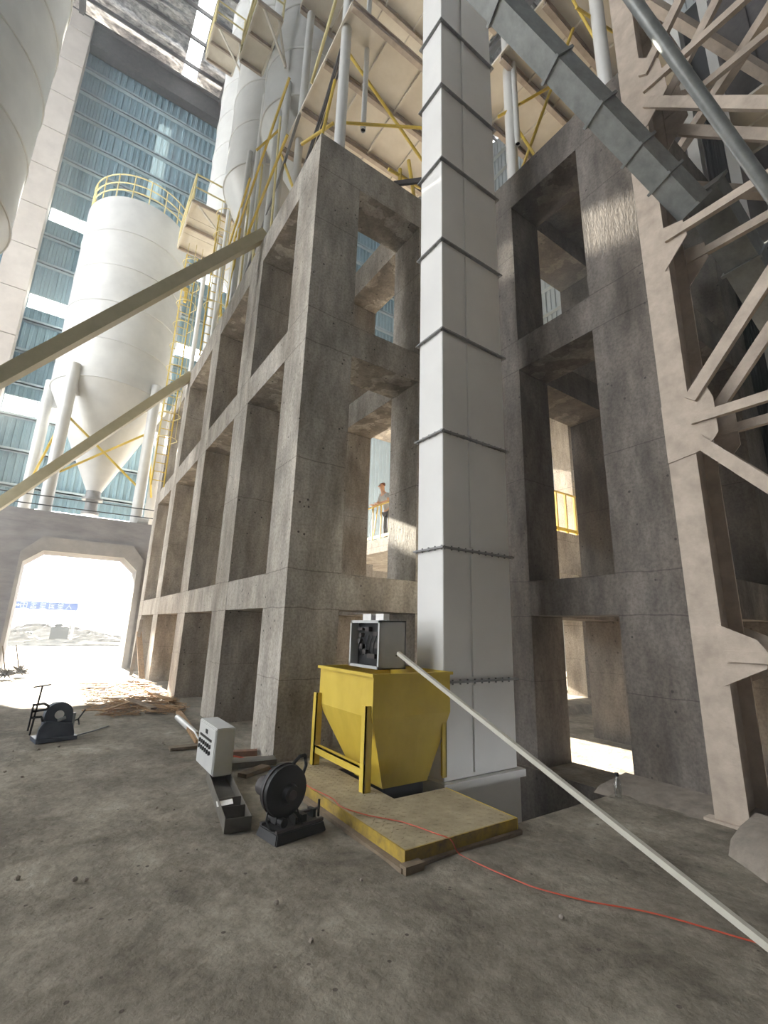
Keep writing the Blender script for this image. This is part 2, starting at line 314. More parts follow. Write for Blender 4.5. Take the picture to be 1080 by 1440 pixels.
# corrugated cladding: a trapezoid rib profile along one axis
def clad(mb, u0, u1, z0, z1, fixed, axis, pitch=.3, dep=.06, sgn=1):
    u = u0; pts = []
    while u < u1-1e-6:
        for du, d in ((0, 0), (.42, 0), (.5, 1), (.86, 1), (.94, 0)):
            uu = u+du*pitch
            if uu < u1: pts.append((uu, d*dep))
        u += pitch
    pts.append((u1, 0)); n = len(pts); v = []
    for z in (z0, z1):
        for a, d in pts: v.append((a, fixed-sgn*d, z) if axis == 'x' else (fixed-sgn*d, a, z))
    mb.add(v, [(i, i+1, n+i+1, n+i) for i in range(n-1)])
YW = 26.0
BANDS = [(10.70, 11.65), (16.2, 17.05), (21.35, 22.2)]
def back_wall():
    w = thing('wall_back', (0, YW, 0), 'blue corrugated steel back wall with window bands', None); del_cat(w); tag(w, kind='structure')
    zs = [0, 6.5] + [z for b in BANDS for z in b] + [34.5]
    # cladding courses between the bands, each split into sheets 3 m wide
    courses = [(6.5, 10.70), (11.65, 16.2), (17.05, 21.35), (22.2, 27.6), (27.6, 34.5)]
    xs = [-22, -16, -10.6, -7.6, -4.6, -1.5, 1.5, 4.5, 7.5, 10.5, 14.5, 20]
    for z0, z1 in courses:
        for a, b in zip(xs[:-1], xs[1:]):
            if (a >= 7.5 and z0 < 12 and b < 19) or (a == 4.5 and z0 == 6.5):
                if z0 > 11: mb = MB(); clad(mb, a, b, 14.0, z1, YW, 'x', sgn=1); mb.build('cladding_sheet', 'blue_wall', w)
                continue
            if abs(a+1.5) < .1 and z0 in (22.2, 27.6):
                for c, d, e, f, nm, mt in ((a, .35, z0, z1, 'cladding_sheet', 'blue_wall'), (.35, 1.05, z0, min(z1, 31), 'rooflight_sheet', 'translucent'), (1.05, b, z0, z1, 'cladding_sheet', 'blue_wall'), (.35, 1.05, 31, z1, 'cladding_sheet', 'blue_wall')):
                    if f > e: mb = MB(); clad(mb, c, d, e, f, YW, 'x'); mb.build(nm, mt, w)
                continue
            mb = MB(); clad(mb, a, b, z0, z1, YW, 'x'); mb.build('cladding_sheet', 'blue_wall', w)
    for a, b in ((-22, -10), (-10, -1.6), (3.6, 4.5), (18.5, 20)):
        mb = MB(); clad(mb, a, b, 0, 6.5, YW, 'x'); mb.build('cladding_sheet', 'blue_wall', w)
    z = 7.3
    while z < 33:
        if not any(b0-.15 < z < b1+.15 for b0, b1 in BANDS):
            xe = 4.5 if z < 10.6 else 7.5 if z < 13.8 else 20
            MB().box(-22, xe, YW-.30, YW-.07, z, z+.06).box(-22, xe, YW-.30, YW-.28, z, z+.16).build('girt', 'girt', w)
        z += 1.62
    MB().box(-22, 20, YW-.75, YW-.15, 32.9, 34.3).build('eave_beam', 'darksteel', w)
    MB().box(-22, 20, YW-.95, YW-.15, 34.3, 34.42).build('eave_flange', 'darksteel', w)
    k = 0
    for bi, (z0, z1) in enumerate(BANDS):
        for a, b in ((-10.5, -4.75), (-3.6, 1.35), (1.5, 6.4)):
            k += 1
            wn = thing('window_%d' % k, (a, YW, z0), 'bright band window in the blue wall', None); del_cat(wn); tag(wn, kind='structure')
            n = max(2, int((b-a)/1.2)); st = (b-a)/n
            for i in range(n): MB().box(a+i*st+.03, a+(i+1)*st-.03, YW-.02, YW-.012, z0+.03, z1-.03).build('pane', 'glass', wn)
            fr = MB().box(a, b, YW-.06, YW, z0, z0+.04).box(a, b, YW-.06, YW, z1-.04, z1)
            for i in range(n+1): fr.box(a+i*st-.02, a+i*st+.02, YW-.05, YW, z0, z1)
            fr.build('window_frame', 'girt', wn)
    for z0, z1 in BANDS:
        for a, b in ((-22, -10.5), (-4.75, -3.6), (1.35, 1.5), (6.4, 7.5), (7.5, 14.5), (14.5, 20)):
            if z0 < 12 and a == 7.5: continue
            mb = MB(); clad(mb, a, b, z0, z1, YW, 'x'); mb.build('cladding_sheet', 'blue_wall', w)
back_wall()
def right_wall():
    w = thing('wall_right', (20, 5, 0), 'pale corrugated right wall with horizontal girts', None); del_cat(w); tag(w, kind='structure')
    for y0, y1 in ((-15, -8), (-8, -1), (-1, 6), (6, 13), (13, 20), (20, 26)):
        for z0, z1 in ((0, 10), (10, 16), (17.5, 26), (26, 35)):
            mb = MB(); clad(mb, y0, y1, z0, z1, 20, 'y'); mb.build('cladding_sheet', 'white_wall', w)
        if y0 > -2: mb = MB(); clad(mb, y0, y1, 16, 17.5, 20, 'y'); mb.build('cladding_sheet', 'white_wall', w)
    z = 1.2
    while z < 34:
        MB().box(19.68, 19.92, -15, 26, z, z+.07).build('girt', 'white_wall', w); z += 1.6
right_wall()
def rear_wall():
    w = thing('wall_front', (0, -15, 0), 'wall of the hall behind the photographer', None); del_cat(w); tag(w, kind='structure')
    mb = MB(); clad(mb, -22, 20, 0, 35, -15, 'x', pitch=.6, sgn=-1); mb.build('cladding_sheet', 'darkclad', w)
rear_wall()
def left_wall():
    w = thing('wall_left', (-22, -6, 0), 'blue corrugated wall along the near left side of the hall', None); del_cat(w); tag(w, kind='structure')
    mb = MB(); clad(mb, -15, 5.5, 0, 35, -22, 'y', pitch=.6, sgn=-1); mb.build('cladding_sheet', 'darkclad', w)
left_wall()
def roof():
    w = thing('ceiling', (0, 5, 35), 'high roof lined with silver foil insulation above purlins', None); del_cat(w); tag(w, kind='structure')
    zc = 35.2
    strips = [(1.05, 1.85), (12.5, 13.3)]
    ys = [-15, -5, 2, 8, 12.5, 15.5, 18.5, 21, 23.5, 26]
    for a, b in ((-22, -14), (-14, -8), (-8, -3.5), (-3.5, 1.05), (1.85, 6), (6, 12.5), (13.3, 20)):
        for y0, y1 in zip(ys[:-1], ys[1:]):
            mb = MB(); n = 8; m = 6; v = []
            for j in range(m+1):
                for i in range(n+1):
                    sag = .16*math.sin(math.pi*i/n)*abs(math.sin(math.pi*j/m*3))
                    v.append((a+(b-a)*i/n, y0+(y1-y0)*j/m, zc-sag))
            mb.add(v, [(j*(n+1)+i, j*(n+1)+i+1, (j+1)*(n+1)+i+1, (j+1)*(n+1)+i) for j in range(m) for i in range(n)])
            mb.box(a, b, y0, y1, zc+.05, zc+.1)
            mb.build('foil_panel', 'foil', w, smooth=False)
    y = -14.2
    while y < 26:
        MB().box(-22, 20, y-.04, y+.04, zc-.45, zc-.2).build('purlin', 'darksteel', w); y += 1.55
    for x in (-9.5, -4.2, 3.4, 9.0, 15.5):
        MB().box(x-.12, x+.12, -15, 26, zc-1.15, zc-1.05).box(x-.02, x+.02, -15, 26, zc-1.05, zc-.5).box(x-.12, x+.12, -15, 26, zc-.52, zc-.46).build('rafter', 'darksteel', w)
    for a, b in strips:
        y = -15
        while y < 25.9:
            MB().box(a+.02, b-.02, y+.03, min(y+1.55, 26)-.03, zc+.06, zc+.07).build('skylight_pane', 'glass', w); y += 1.55
roof()
def portal():
    t = thing('concrete_portal', (.5, 20.3, 0), 'thick grey concrete wall with a chamfered tunnel opening at the far left', 'portal')
    y0, y1 = 20.0, 21.3; zt = 5.35
    o = [(-1.25, 0), (-1.25, 3.5), (-.74, 3.94), (1.74, 3.94), (2.22, 3.5), (2.22, 0)]
    MB().box(-9, -1.25, y0, y1, 0, zt).build('wall_block', 'concrete2', t)
    MB().box(2.22, 4.3, y0, y1, 0, zt).build('wall_block', 'concrete2', t)
    MB().prism([(-1.25, 3.5), (-.74, 3.94), (1.74, 3.94), (2.22, 3.5), (2.22, zt), (-1.25, zt)], 'y', y0, y1).build('lintel_block', 'concrete2', t)
    # raised surround framing the opening
    s = [(-1.36, 0), (-1.36, 3.84), (-.82, 4.42), (2.0, 4.42), (2.40, 3.9), (2.40, 0)]
    for i in range(5):
        (a, b), (c, d) = o[i], o[i+1]; (e, f), (gx, h) = s[i], s[i+1]
        MB().prism([(a, b), (c, d), (gx, h), (e, f)], 'y', y0-.14, y0).build('surround', 'surround', t)
portal()

# ================================================================== CONCRETE TOWER
def tower():
    t = thing('concrete_tower', (4.0, 10, 0), 'tall raw concrete frame tower of square columns and beams', 'building')
    top = 9.9
    xr = [(2.434, 3.245), (4.6, 5.33)]
    yr = [(5.85, 6.64), (8.5, 9.36), (11.7, 12.5), (15.25, 16.05), (18.5, 19.3)]
    for x0, x1 in xr:
        for y0, y1 in yr: MB().box(x0, x1, y0, y1, 0, top).build('column', 'concrete', t)
    def beam(a, b, c, d, z0, z1, e=.006): MB().box(a, b, c, d, z0+e, z1-e).build('beam', 'concrete', t)
    for z0, z1 in BEAM_Z:
        for x0, x1 in xr:
            for (a, b), (c, d) in zip(yr[:-1], yr[1:]): beam(x0+.004, min(x1, x0+.81)-.004, b, c, z0, z1)
        for y0, y1 in yr: beam(xr[0][1], xr[1][0], y0+.004, y1-.004, z0, z1)
    # right-hand block beside the elevator: its shade put into a darker concrete colour
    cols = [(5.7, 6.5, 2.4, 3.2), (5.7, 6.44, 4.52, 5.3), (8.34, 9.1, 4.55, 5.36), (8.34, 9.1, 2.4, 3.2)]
    for x0, x1, y0, y1 in cols: MB().box(x0, x1, y0, y1, -.2, top).build('column', 'shadeconcrete', t)
    for z0, z1 in BEAM_Z:
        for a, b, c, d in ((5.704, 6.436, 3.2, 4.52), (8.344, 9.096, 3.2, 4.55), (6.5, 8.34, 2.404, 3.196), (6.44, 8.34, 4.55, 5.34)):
            MB().box(a, b, c, d, z0+.006, z1-.006).build('beam', 'shadeconcrete', t)
    MB().box(6.436, 8.344, 3.196, 4.55, 9.62, 9.88).build('floor_slab', 'shadeconcrete', t)
tower()
def far_frame():
    t = thing('concrete_annex', (9.9, 3.2, 0), 'lower concrete frame beyond the lattice column at the right edge', 'building')
    for y0 in (.9, 3.9):
        MB().box(10.0, 10.8, y0, y0+.8, 0, 9.9).build('column', 'concrete', t)
    MB().box(10.0, 10.8, 1.7, 3.9, 1.95, 3.0).build('beam', 'concrete', t)
    MB().box(10.0, 10.8, 1.7, 3.9, 5.86, 6.43).build('beam', 'concrete', t)
far_frame()
def raised_floor():
    t = thing('raised_floor', (11, 10, 0), 'raised concrete working floor behind the tower bays', 'platform')
    MB().box(7.45, 17, 7.18, 15, 3.78, 4.18).build('slab', 'concrete', t)
    MB().box(7.45, 17, 7.14, 7.18, 3.1, 4.16).build('edge_beam', 'concrete', t)
    MB().box(9.2, 17, 7.18, 15, 9.2, 9.6).build('slab', 'concrete', t)
    MB().box(7.45, 17, 15, 15.35, 3.0, 4.18).build('edge_beam', 'concrete', t)  # unseen beam, added to keep sun off the floor below
    for x in (8.2, 12.0, 16.0):
        for y in (7.8, 13.6): MB().box(x, x+.6, y, y+.6, 0, 3.78).build('column', 'concrete', t)
    for x in (12.0, 16.0):
        for y in (7.8, 13.6): MB().box(x, x+.6, y, y+.6, 4.18, 9.2).build('column', 'concrete', t)
    r = thing('guard_railing', (7.575, 10.5, 4.18), 'yellow guard railing on the raised floor edge facing the tower', 'railing')
    MB().tube((7.575, 7.24, 5.28), (7.575, 14.6, 5.28), .028, 8).build('top_rail', 'yellow', r)
    MB().bar((7.575, 7.24, 4.30), (7.575, 14.6, 4.30), .03, .09).build('bottom_rail', 'yellow', r)
    y = 7.3
    while y < 14.6:
        MB().bar((7.575, y, 4.18), (7.575, y, 5.28), .035, .035).build('post', 'yellow', r); y += .45
    for y in (10.85, 11.75): MB().bar((7.575, y, 4.3), (7.575, y-.22, 5.25), .03, .03).build('brace', 'yellow', r)
    r = thing('guard_railing', (11, 7.24, 4.18), 'yellow guard railing on the raised floor seen beside the right column', 'railing')
    MB().tube((7.62, 7.24, 5.28), (16.9, 7.24, 5.28), .028, 8).build('top_rail', 'yellow', r)
    MB().bar((7.62, 7.24, 4.28), (16.9, 7.24, 4.28), .03, .09).build('bottom_rail', 'yellow', r)
    x = 7.97
    while x < 16.9:
        MB().bar((x, 7.24, 4.18), (x, 7.24, 5.28), .05, .05).build('post', 'yellow', r); x += .4
raised_floor()

# ================================================================== BUCKET ELEVATOR
def elevator():
    x0, x1, y0, y1 = 3.72, 4.9, 4.2, 4.69
    t = thing('bucket_elevator', (4.3, 4.45, -1.6), 'tall pale grey bucket elevator casing rising in front of the tower', 'elevator')
    zs = [.02, 1.04, 2.585, 4.10, 5.60, 7.08, 8.565, 10.065, 11.53, 13.0, 14.5]
    for a, b in zip(zs[:-1], zs[1:]):
        s = MB().box(x0, x1, y0, y1, a+.004, b-.004).build('casing_section', 'casing', t, bevel=.006)
        MB().bar((4.19, y0-.012, a+.05), (4.19, y0-.012, b-.05), .05, .03, up=(0,1,0)).build('stiffener', 'casing', s)
    for z in zs[1:]:
        f = MB().box(x0-.045, x1+.045, y0-.045, y1+.045, z-.011, z+.011).build('flange', 'greyseam', t)
        bo = MB()
        for i in range(11):
            x = x0+(x1-x0)*i/10; bo.tube((x, y0-.024, z-.028), (x, y0-.024, z+.028), .011, 6)
        for i in range(5):
            y = y0+(y1-y0)*i/4; bo.tube((x0-.024, y, z-.028), (x0-.024, y, z+.028), .011, 6)
        tag(bo.build('flange_bolts', 'greyseam', f), kind='stuff')
    MB().box(x0-.02, x1+.02, y0-.03, y1+.03, -1.6, -.06).build('boot', 'casing', t, bevel=.01)
    MB().box(x0-.06, x1+.06, y0-.08, y1+.06, -.06, .02).build('boot_flange', 'casing', t)
elevator()

# ================================================================== FEED HOPPER + PLATE + CABINET
def hopper():
    t = thing('feed_hopper', (3.2, 4.6, .11), 'yellow steel feed hopper with tapered bin standing beside the elevator', 'hopper')
    x0, x1, y0, y1, zt, zb = 2.68, 3.69, 4.06, 5.2, 1.17, .755
    s = MB(); th = .012                                           # open-topped bin walls
    s.box(x0, x1, y0, y0+th, zb, zt).box(x0, x1, y1-th, y1, zb, zt).box(x0, x0+th, y0+th, y1-th, zb, zt).box(x1-th, x1, y0+th, y1-th, zb, zt)
    s.build('bin', 'hopyellow', t)
    b0, b1, c0, c1, z0 = 2.93, 3.50, 4.22, 4.75, .07
    c = MB(); lo = [(b0,c0,z0),(b1,c0,z0),(b1,c1,z0),(b0,c1,z0)]; up = [(x0,y0,zb),(x1,y0,zb),(x1,y1,zb),(x0,y1,zb)]
    c.add(lo+up, [(0,1,5,4),(1,2,6,5),(2,3,7,6),(3,0,4,7)])
    o = c.build('cone', 'hopyellow', t); sm = o.modifiers.new('thickness', 'SOLIDIFY'); sm.thickness = .012; sm.offset = -1
    MB().box(b0+.03, b1-.03, c0+.03, c1-.03, -.25, z0).build('outlet_spout', 'black', t)  # coloured black to put the cut-out's shade into the spout
    MB().box(x0-.03, x1+.02, y0-.03, y0, zt-.03, zt).box(x0-.03, x0, y0, y1+.02, zt-.03, zt).box(x0, x1+.02, y1, y1+.02, zt-.03, zt).build('rim', 'hopyellow', t)
    for y in (4.13, 5.19):                                        # angle-iron legs on the open side
        MB().box(2.62, 2.70, y-.045, y-.03, .11, .87).box(2.62, 2.635, y-.045, y+.035, .11, .87).build('leg', 'hopyellow', t)
    for y in (4.13, 5.19):
        MB().box(3.60, 3.66, y-.045, y-.03, .11, .80).box(3.645, 3.66, y-.045, y+.035, .11, .80).build('leg', 'hopyellow', t)
    MB().box(2.635, 2.65, 4.16, 5.15, .235, .315).box(2.635, 2.70, 4.16, 5.15, .30, .315).build('cross_bar', 'hopyellow', t)
    p = thing('plate_platform', (2.8, 4.1, 0), 'low dusty steel plate platform with yellow edges under the hopper', 'platform')
    hx0, hx1, hy0, hy1 = 2.80, 3.58, 3.84, 4.9                     # cut-out round the spout
    X0, X1, Y0, Y1 = 2.27, 3.42, 2.97, 5.35
    pl = MB()
    for a, b, c, d in ((X0, hx0, Y0, Y1), (hx0, X1, Y0, hy0), (hx0, X1, hy1, Y1)): pl.box(a, b, c, d, .098, .11)
    pp = pl.build('plate', 'plate', p)
    st = MB(); 
    for i in range(18):
        for j in range(36):
            x = X0+.04+i*.062; y = Y0+.04+j*.065
            if hx0-.03 < x < hx1 and hy0-.04 < y < hy1+.03 or x > X1-.04: continue
            a = (i+j) % 2; st.bar((x-.014, y-.014*(1 if a else -1), .111), (x+.014, y+.014*(1 if a else -1), .111), .009, .005)
    tag(st.build('tread_pattern', 'plate', pp), kind='stuff')
    MB().box(X0, X1, Y0-.012, Y0, .0, .112).build('front_edge', 'wornyellow', p)
    MB().box(X0-.012, X0, Y0-.012, Y1, .0, .112).build('side_edge', 'wornyellow', p)
    MB().box(X1, X1+.012, Y0-.012, hy0, .0, .112).build('right_edge', 'yellow', p)
    MB().box(X0-.02, X1+.02, Y0-.05, Y0-.014, .0, .03).box(X0-.07, X0-.014, Y0-.05, Y1, .0, .03).build('base_angle', 'oldtimber', p)
    MB().box(X0-.06, X0+.10, Y0-.09, Y0-.02, .0, .05).build('packing_block', 'oldtimber', p)
hopper()
def cabinet():
    t = thing('control_cabinet', (3.18, 4.75, 1.17), 'grey control cabinet with open dark wiring side perched on the hopper', 'cabinet')
    x0, x1, y0, y1, z0, z1 = 3.0, 3.36, 4.44, 5.08, 1.172, 1.70
    s = MB().box(x0, x1, y0, y0+.015, z0, z1).box(x1-.015, x1, y0, y1, z0, z1).box(x0, x1, y1-.015, y1, z0, z1).box(x0, x1, y0, y1, z1-.015, z1).box(x0, x1, y0, y1, z0, z0+.015)
    s.build('shell', 'boxgrey', t)
    MB().box(x0-.012, x0+.01, y0, y0+.03, z0, z1).box(x0-.012, x0+.01, y1-.03, y1, z0, z1).box(x0-.012, x0+.01, y0, y1, z1-.03, z1).box(x0-.012, x0+.01, y0, y1, z0, z0+.03).build('door_frame', 'boxgrey', t)
    b = MB().box(x0+.10, x0+.115, y0+.02, y1-.02, z0+.02, z1-.02).build('mounting_board', 'black', t)
    for y, z, w, h in ((4.95, 1.60, .10, .03), (4.95, 1.53, .05, .05), (4.97, 1.46, .05, .05), (4.93, 1.40, .06, .05), (4.85, 1.34, .07, .05), (4.62, 1.55, .08, .04), (4.62, 1.42, .12, .06), (4.7, 1.30, .16, .05), (4.80, 1.60, .08, .05)):
        MB().box(x0+.05, x0+.10, y-w/2, y+w/2, z-h/2, z+h/2).build('relay', 'darksteel', b)
    for i in range(5):
        y = 4.6+i*.08
        MB().path([(x0+.06, y, 1.53), (x0+.04, y+.02, 1.45), (x0+.05, y+.05, 1.36), (x0+.08, y+.06, 1.30)], .006, 6).build('wire', 'blackrubber', b)
    MB().tube((3.23, y0-.004, 1.32), (3.23, y0, 1.32), .012, 12).build('lock', 'darksteel', t)
    c = thing('junction_case', (3.1, 4.72, 1.70), 'small white junction case lying on top of the control cabinet', 'junction case')  # plain white case, not a light source
    MB().box(3.04, 3.12, 4.44, 4.60, 1.702, 1.775).box(3.04, 3.12, 4.70, 4.88, 1.702, 1.775).build('case_end', 'paper', c)
    MB().box(3.05, 3.11, 4.60, 4.70, 1.702, 1.76).build('body', 'darksteel', c)
cabinet()
def pushbutton_box():
    t = thing('pushbutton_box', (1.64, 5.6, .11), 'light grey pushbutton control box standing on the metal cable tray', 'control box')
    x0, x1, y0, y1, z0, z1 = 1.55, 1.745, 5.24, 5.92, .112, .56
    MB().box(x0, x1, y0, y1, z0, z1).build('body', 'boxgrey', t, bevel=.008)
    MB().box(x0-.006, x0-.0005, y0+.025, y1-.025, z0+.02, z1-.02).build('door', 'boxgrey', t)
    MB().box(x0-.012, x0-.006, 5.55, 5.62, .46, .50).build('display', 'black', t)
    MB().box(x0-.010, x0-.006, 5.37, 5.83, .405, .43).build('name_strip', 'black', t)
    for z in (.36, .30):
        for i in range(6):
            y = 5.40+i*.08
            MB().tube((x0-.025, y, z), (x0-.006, y, z), .020, 10).build('button', 'blackrubber' if z < .33 or i % 2 else 'darksteel', t)
pushbutton_box()
def cable_tray():
    t = thing('cable_tray', (1.58, 4.85, 0), 'open galvanised metal tray with cross partitions lying on the floor', 'tray', rz=R(-9))
    w, L, h, th = .105, .74, .11, .006
    MB().box(-w, w, -L, L, .004, .012).build('bottom', 'tray', t, local=True)
    MB().box(-w, -w+th, -L, L, .012, h).build('side', 'tray', t, local=True)
    MB().box(w-th, w, -L, L, .012, h).build('side', 'tray', t, local=True)
    for y in (-L, -L+.28, -L+.50, L-th): MB().box(-w+th, w-th, y, y+th, .012, h-.005).build('partition', 'tray', t, local=True)
    p = MB().add([(1.405,4.52,.075),(1.54,4.50,.085),(1.565,4.62,.09),(1.43,4.64,.08)], [(0,1,2,3)])
    o = p.build('paper_sheet', 'paper'); tag(o, 'small white paper sheet lying in the metal cable tray', 'paper'); m = o.modifiers.new('s', 'SOLIDIFY'); m.thickness = .002
cable_tray()

# ================================================================== CUT-OFF SAW
def chop_saw():
    t = thing('chop_saw', (1.83, 3.9, 0), 'black abrasive cut-off saw with round guard in front of the platform', 'power tool', rz=R(10))
    k = dict(parent=t, local=True)
    MB().hexa([(-.24,-.15,.0),(.24,-.15,.0),(.24,.15,.0),(-.24,.15,.0)], [(-.22,-.13,.075),(.22,-.13,.075),(.22,.13,.075),(-.22,.13,.075)]).build('base', 'black', bevel=.008, **k)
    MB().box(-.22, .22, -.125, -.10, .075, .095).box(-.22, .22, .10, .125, .075, .095).build('base_rail', 'darksteel', **k)
    # disc guard: thick drum with axis along local y
    cx, cz, r = -.11, .335, .19
    def drum(y0, y1, r, n=40, rr=None):
        return MB().tube((cx, y0, cz), (cx, y1, cz), r, n, rr)
    g = drum(-.06, .035, .186).build('guard', 'black', smooth=True, **k)
    drum(-.072, -.06, .15, rr=.186).build('guard_face', 'black', smooth=True, parent=g, local=True)
    drum(.035, .055, .186, rr=.15).build('guard_back', 'darksteel', smooth=True, parent=g, local=True)
    b = MB(); b.lathe([(.178, -.005), (.196, -.005), (.196, .005), (.178, .005), (.178, -.005)], (0, 0), 48)
    b.v = [(cx+x, -.012+z, cz+y) for x, y, z in b.v]
    b.build('guard_seam', 'darksteel', parent=g, local=True)
    MB().tube((cx+.02, -.115, cz-.02), (cx+.02, -.07, cz-.02), .062, 24, .075).build('hub_cover', 'black', smooth=True, **k)
    MB().tube((cx+.02, -.122, cz-.02), (cx+.02, -.115, cz-.02), .035, 20).build('hub_nut', 'darksteel', **k)
    # motor behind the guard
    MB().tube((cx-.03, .055, cz-.02), (cx-.03, .25, cz-.02), .075, 24).build('motor', 'darksteel', smooth=True, **k)
    # swing arm down to the base, and pivot
    MB().bar((cx, .0, cz-.1), (-.13, .0, .10), .10, .07, up=(0,1,0)).build('swing_arm', 'black', **k)
    MB().tube((-.14, -.10, .125), (-.14, .10, .125), .032, 16).build('pivot', 'black', **k)
    # grip handle at the top right of the guard
    MB().path([(cx+.06, -.02, cz+.17), (cx+.13, -.02, cz+.225), (cx+.185, -.02, cz+.225), (cx+.20, -.02, cz+.15), (cx+.17, -.02, cz+.08)], .014, 10).build('handle', 'blackrubber', smooth=True, **k)
    # vise: fixed fence, moving jaw, screw and hand wheel
    MB().bar((-.02, -.09, .10), (.04, .09, .10), .02, .07).build('fence', 'black', **k)
    MB().bar((.07, -.07, .10), (.07, .07, .10), .045, .07).build('jaw', 'black', **k)
    MB().tube((.09, 0, .125), (.255, 0, .125), .011, 10).build('vise_screw', 'darksteel', **k)
    MB().bar((.19, -.04, .11), (.19, .04, .11), .03, .06).build('screw_block', 'black', **k)
    MB().bar((.262, 0, .06), (.262, 0, .19), .014, .016, up=(0,1,0)).build('vise_handle', 'black', **k)
    MB().path([(-.02, -.03, .24), (.0, -.06, .19), (.01, -.08, .14), (.01, -.13, .09)], .006, 6).build('chain', 'black', **k)
    MB().path([(-.22, .0, .27), (-.27, -.04, .16), (-.25, -.08, .10), (-.2, -.1, .085)], .007, 8).build('cable', 'blackrubber', smooth=True, **k)
chop_saw()
def bench_machine():
    t = thing('pipe_cutter', (.24, 8.35, 0), 'dark blue rounded cut-off machine with upright screw handle near the tunnel', 'power tool', rz=R(12))
    k = dict(parent=t, local=True)
    def arch(w, z0, zc, n=16): return [(-w, z0)]+[(w*math.cos(math.pi-math.pi*i/n), zc+w*math.sin(math.pi*i/n)) for i in range(n+1)]+[(w, z0)]
    MB().prism(arch(.17, .05, .32), 'y', -.05, .06).build('guard', 'blueblack', smooth=True, **k)
    MB().prism(arch(.15, .08, .33), 'y', .06, .13).build('guard_back', 'blueblack', smooth=True, **k)
    MB().prism([(-.23, 0), (.21, 0), (.2, .10), (.16, .22), (-.17, .26), (-.22, .18)], 'y', -.14, -.05).build('skirt', 'blueblack', bevel=.01, **k)
    MB().box(-.24, .24, -.16, .18, 0, .05).build('base', 'blueblack', **k)
    MB().tube((.0, -.075, .33), (.0, -.05, .33), .055, 20).build('hub', 'paper', **k)
    MB().tube((-.03, -.16, .27), (.06, -.15, .30), .02, 10).build('grip', 'galv', **k)
    MB().tube((-.30, -.05, .10), (-.26, -.05, .72), .012, 8).build('screw', 'black', **k)
    MB().tube((-.36, -.05, .71), (-.16, -.05, .735), .010, 8).build('screw_handle', 'black', **k)
    MB().path([(-.32, -.05, .48), (-.20, -.05, .49), (-.14, -.05, .45), (-.16, -.05, .41), (-.32, -.05, .40)], .016, 8).path([(-.32, -.05, .5), (-.33, -.05, .16)], .012, 8).path([(-.32, -.05, .32), (-.2, -.05, .32), (-.18, -.05, .26)], .016, 8).build('clamp_frame', 'black', **k)
    MB().path([(.16, 0, .20), (.26, 0, .24), (.33, 0, .36)], .010, 8).path([(.26, 0, .24), (.28, 0, .16)], .010, 8).build('lever', 'black', **k)
    MB().tube((.19, .0, .12), (.19, .0, .33), .03, 12).build('motor_end', 'galv', **k)
    tag(MB().path([(.52, 8.45, .012), (.72, 8.62, .02), (.95, 8.95, .015)], .009, 6).build('steel_rod', 'black'), 'thin dark steel rod on the floor right of the blue machine', 'rod')
bench_machine()

# ================================================================== LONG BAR, CORD
a = Vector((3.20, 4.36, 1.30)); b = Vector((3.40, 1.27, .02))
a = Vector((3.12, 4.255, 1.355)); b = Vector((3.003, .64, .025))
tag(MB().bar(a, b, .036, .036).build('steel_bar', 'barpaint'), 'long pale square steel bar sloping from the hopper top to the floor', 'bar')
def cord():
    pts = [(2.30,5.5,.01),(2.245,4.75,.118),(2.262,4.42,.12),(2.30,4.1,.12),(2.272,3.88,.12),(2.352,3.64,.12),(2.45,3.48,.12),(2.54,3.33,.12),(2.62,3.05,.12),(2.68,2.95,.10),(2.715,2.90,.02),(2.738,2.68,.018),(2.78,2.45,.018),(2.83,2.277,.018),(2.98,2.02,.018),(3.15,1.812,.018),(3.25,1.64,.018),(3.312,1.50,.018),(3.42,1.27,.018),(3.6,1.0,.018)]
    P = [Vector(p) for p in pts]; fine = []
    for i in range(len(P)-1):
        p0, p1, p2, p3 = P[max(i-1, 0)], P[i], P[i+1], P[min(i+2, len(P)-1)]
        for k in range(5):
            u = k/5; fine.append(.5*((2*p1)+(p2-p0)*u+(2*p0-5*p1+4*p2-p3)*u*u+(3*p1-p0-3*p2+p3)*u**3))
    fine.append(P[-1])
    tag(MB().path(fine, .0045, 8).build('extension_cord', 'orange', smooth=True), 'thin orange extension cord trailing over the plate and the floor', 'cord')
cord()

# ================================================================== SILOS
def silo_body(t, c, r, z0, zt, za, ra, mat='white', seams=True):
    MB().lathe([(r, z0), (r, zt), (r*.97, zt+.12), (.3, zt+.7), (0.01, zt+.72)], c, 64).build('shell', mat, t, smooth=True)
    MB().lathe([(ra, za), (r, z0)], c, 64).build('cone', mat, t, smooth=True)
    if seams:
        z = z0
        while z < zt:
            MB().ring((c[0], c[1], z), r+.004, .028, 64, 6).build('weld_seam', mat, t, smooth=True); z += 1.75
def silo_rail(t, c, r, z, mat='paleyellow'):
    for h in (.45, .85, 1.3): MB().ring((c[0], c[1], z+h), r, .028, 48, 6).build('rail_ring', mat, t, smooth=True)
    for i in range(20):
        a = 2*math.pi*i/20; p = (c[0]+r*math.cos(a), c[1]+r*math.sin(a))
        MB().tube((p[0], p[1], z), (p[0], p[1], z+1.3), .028, 6).build('rail_post', mat, t)
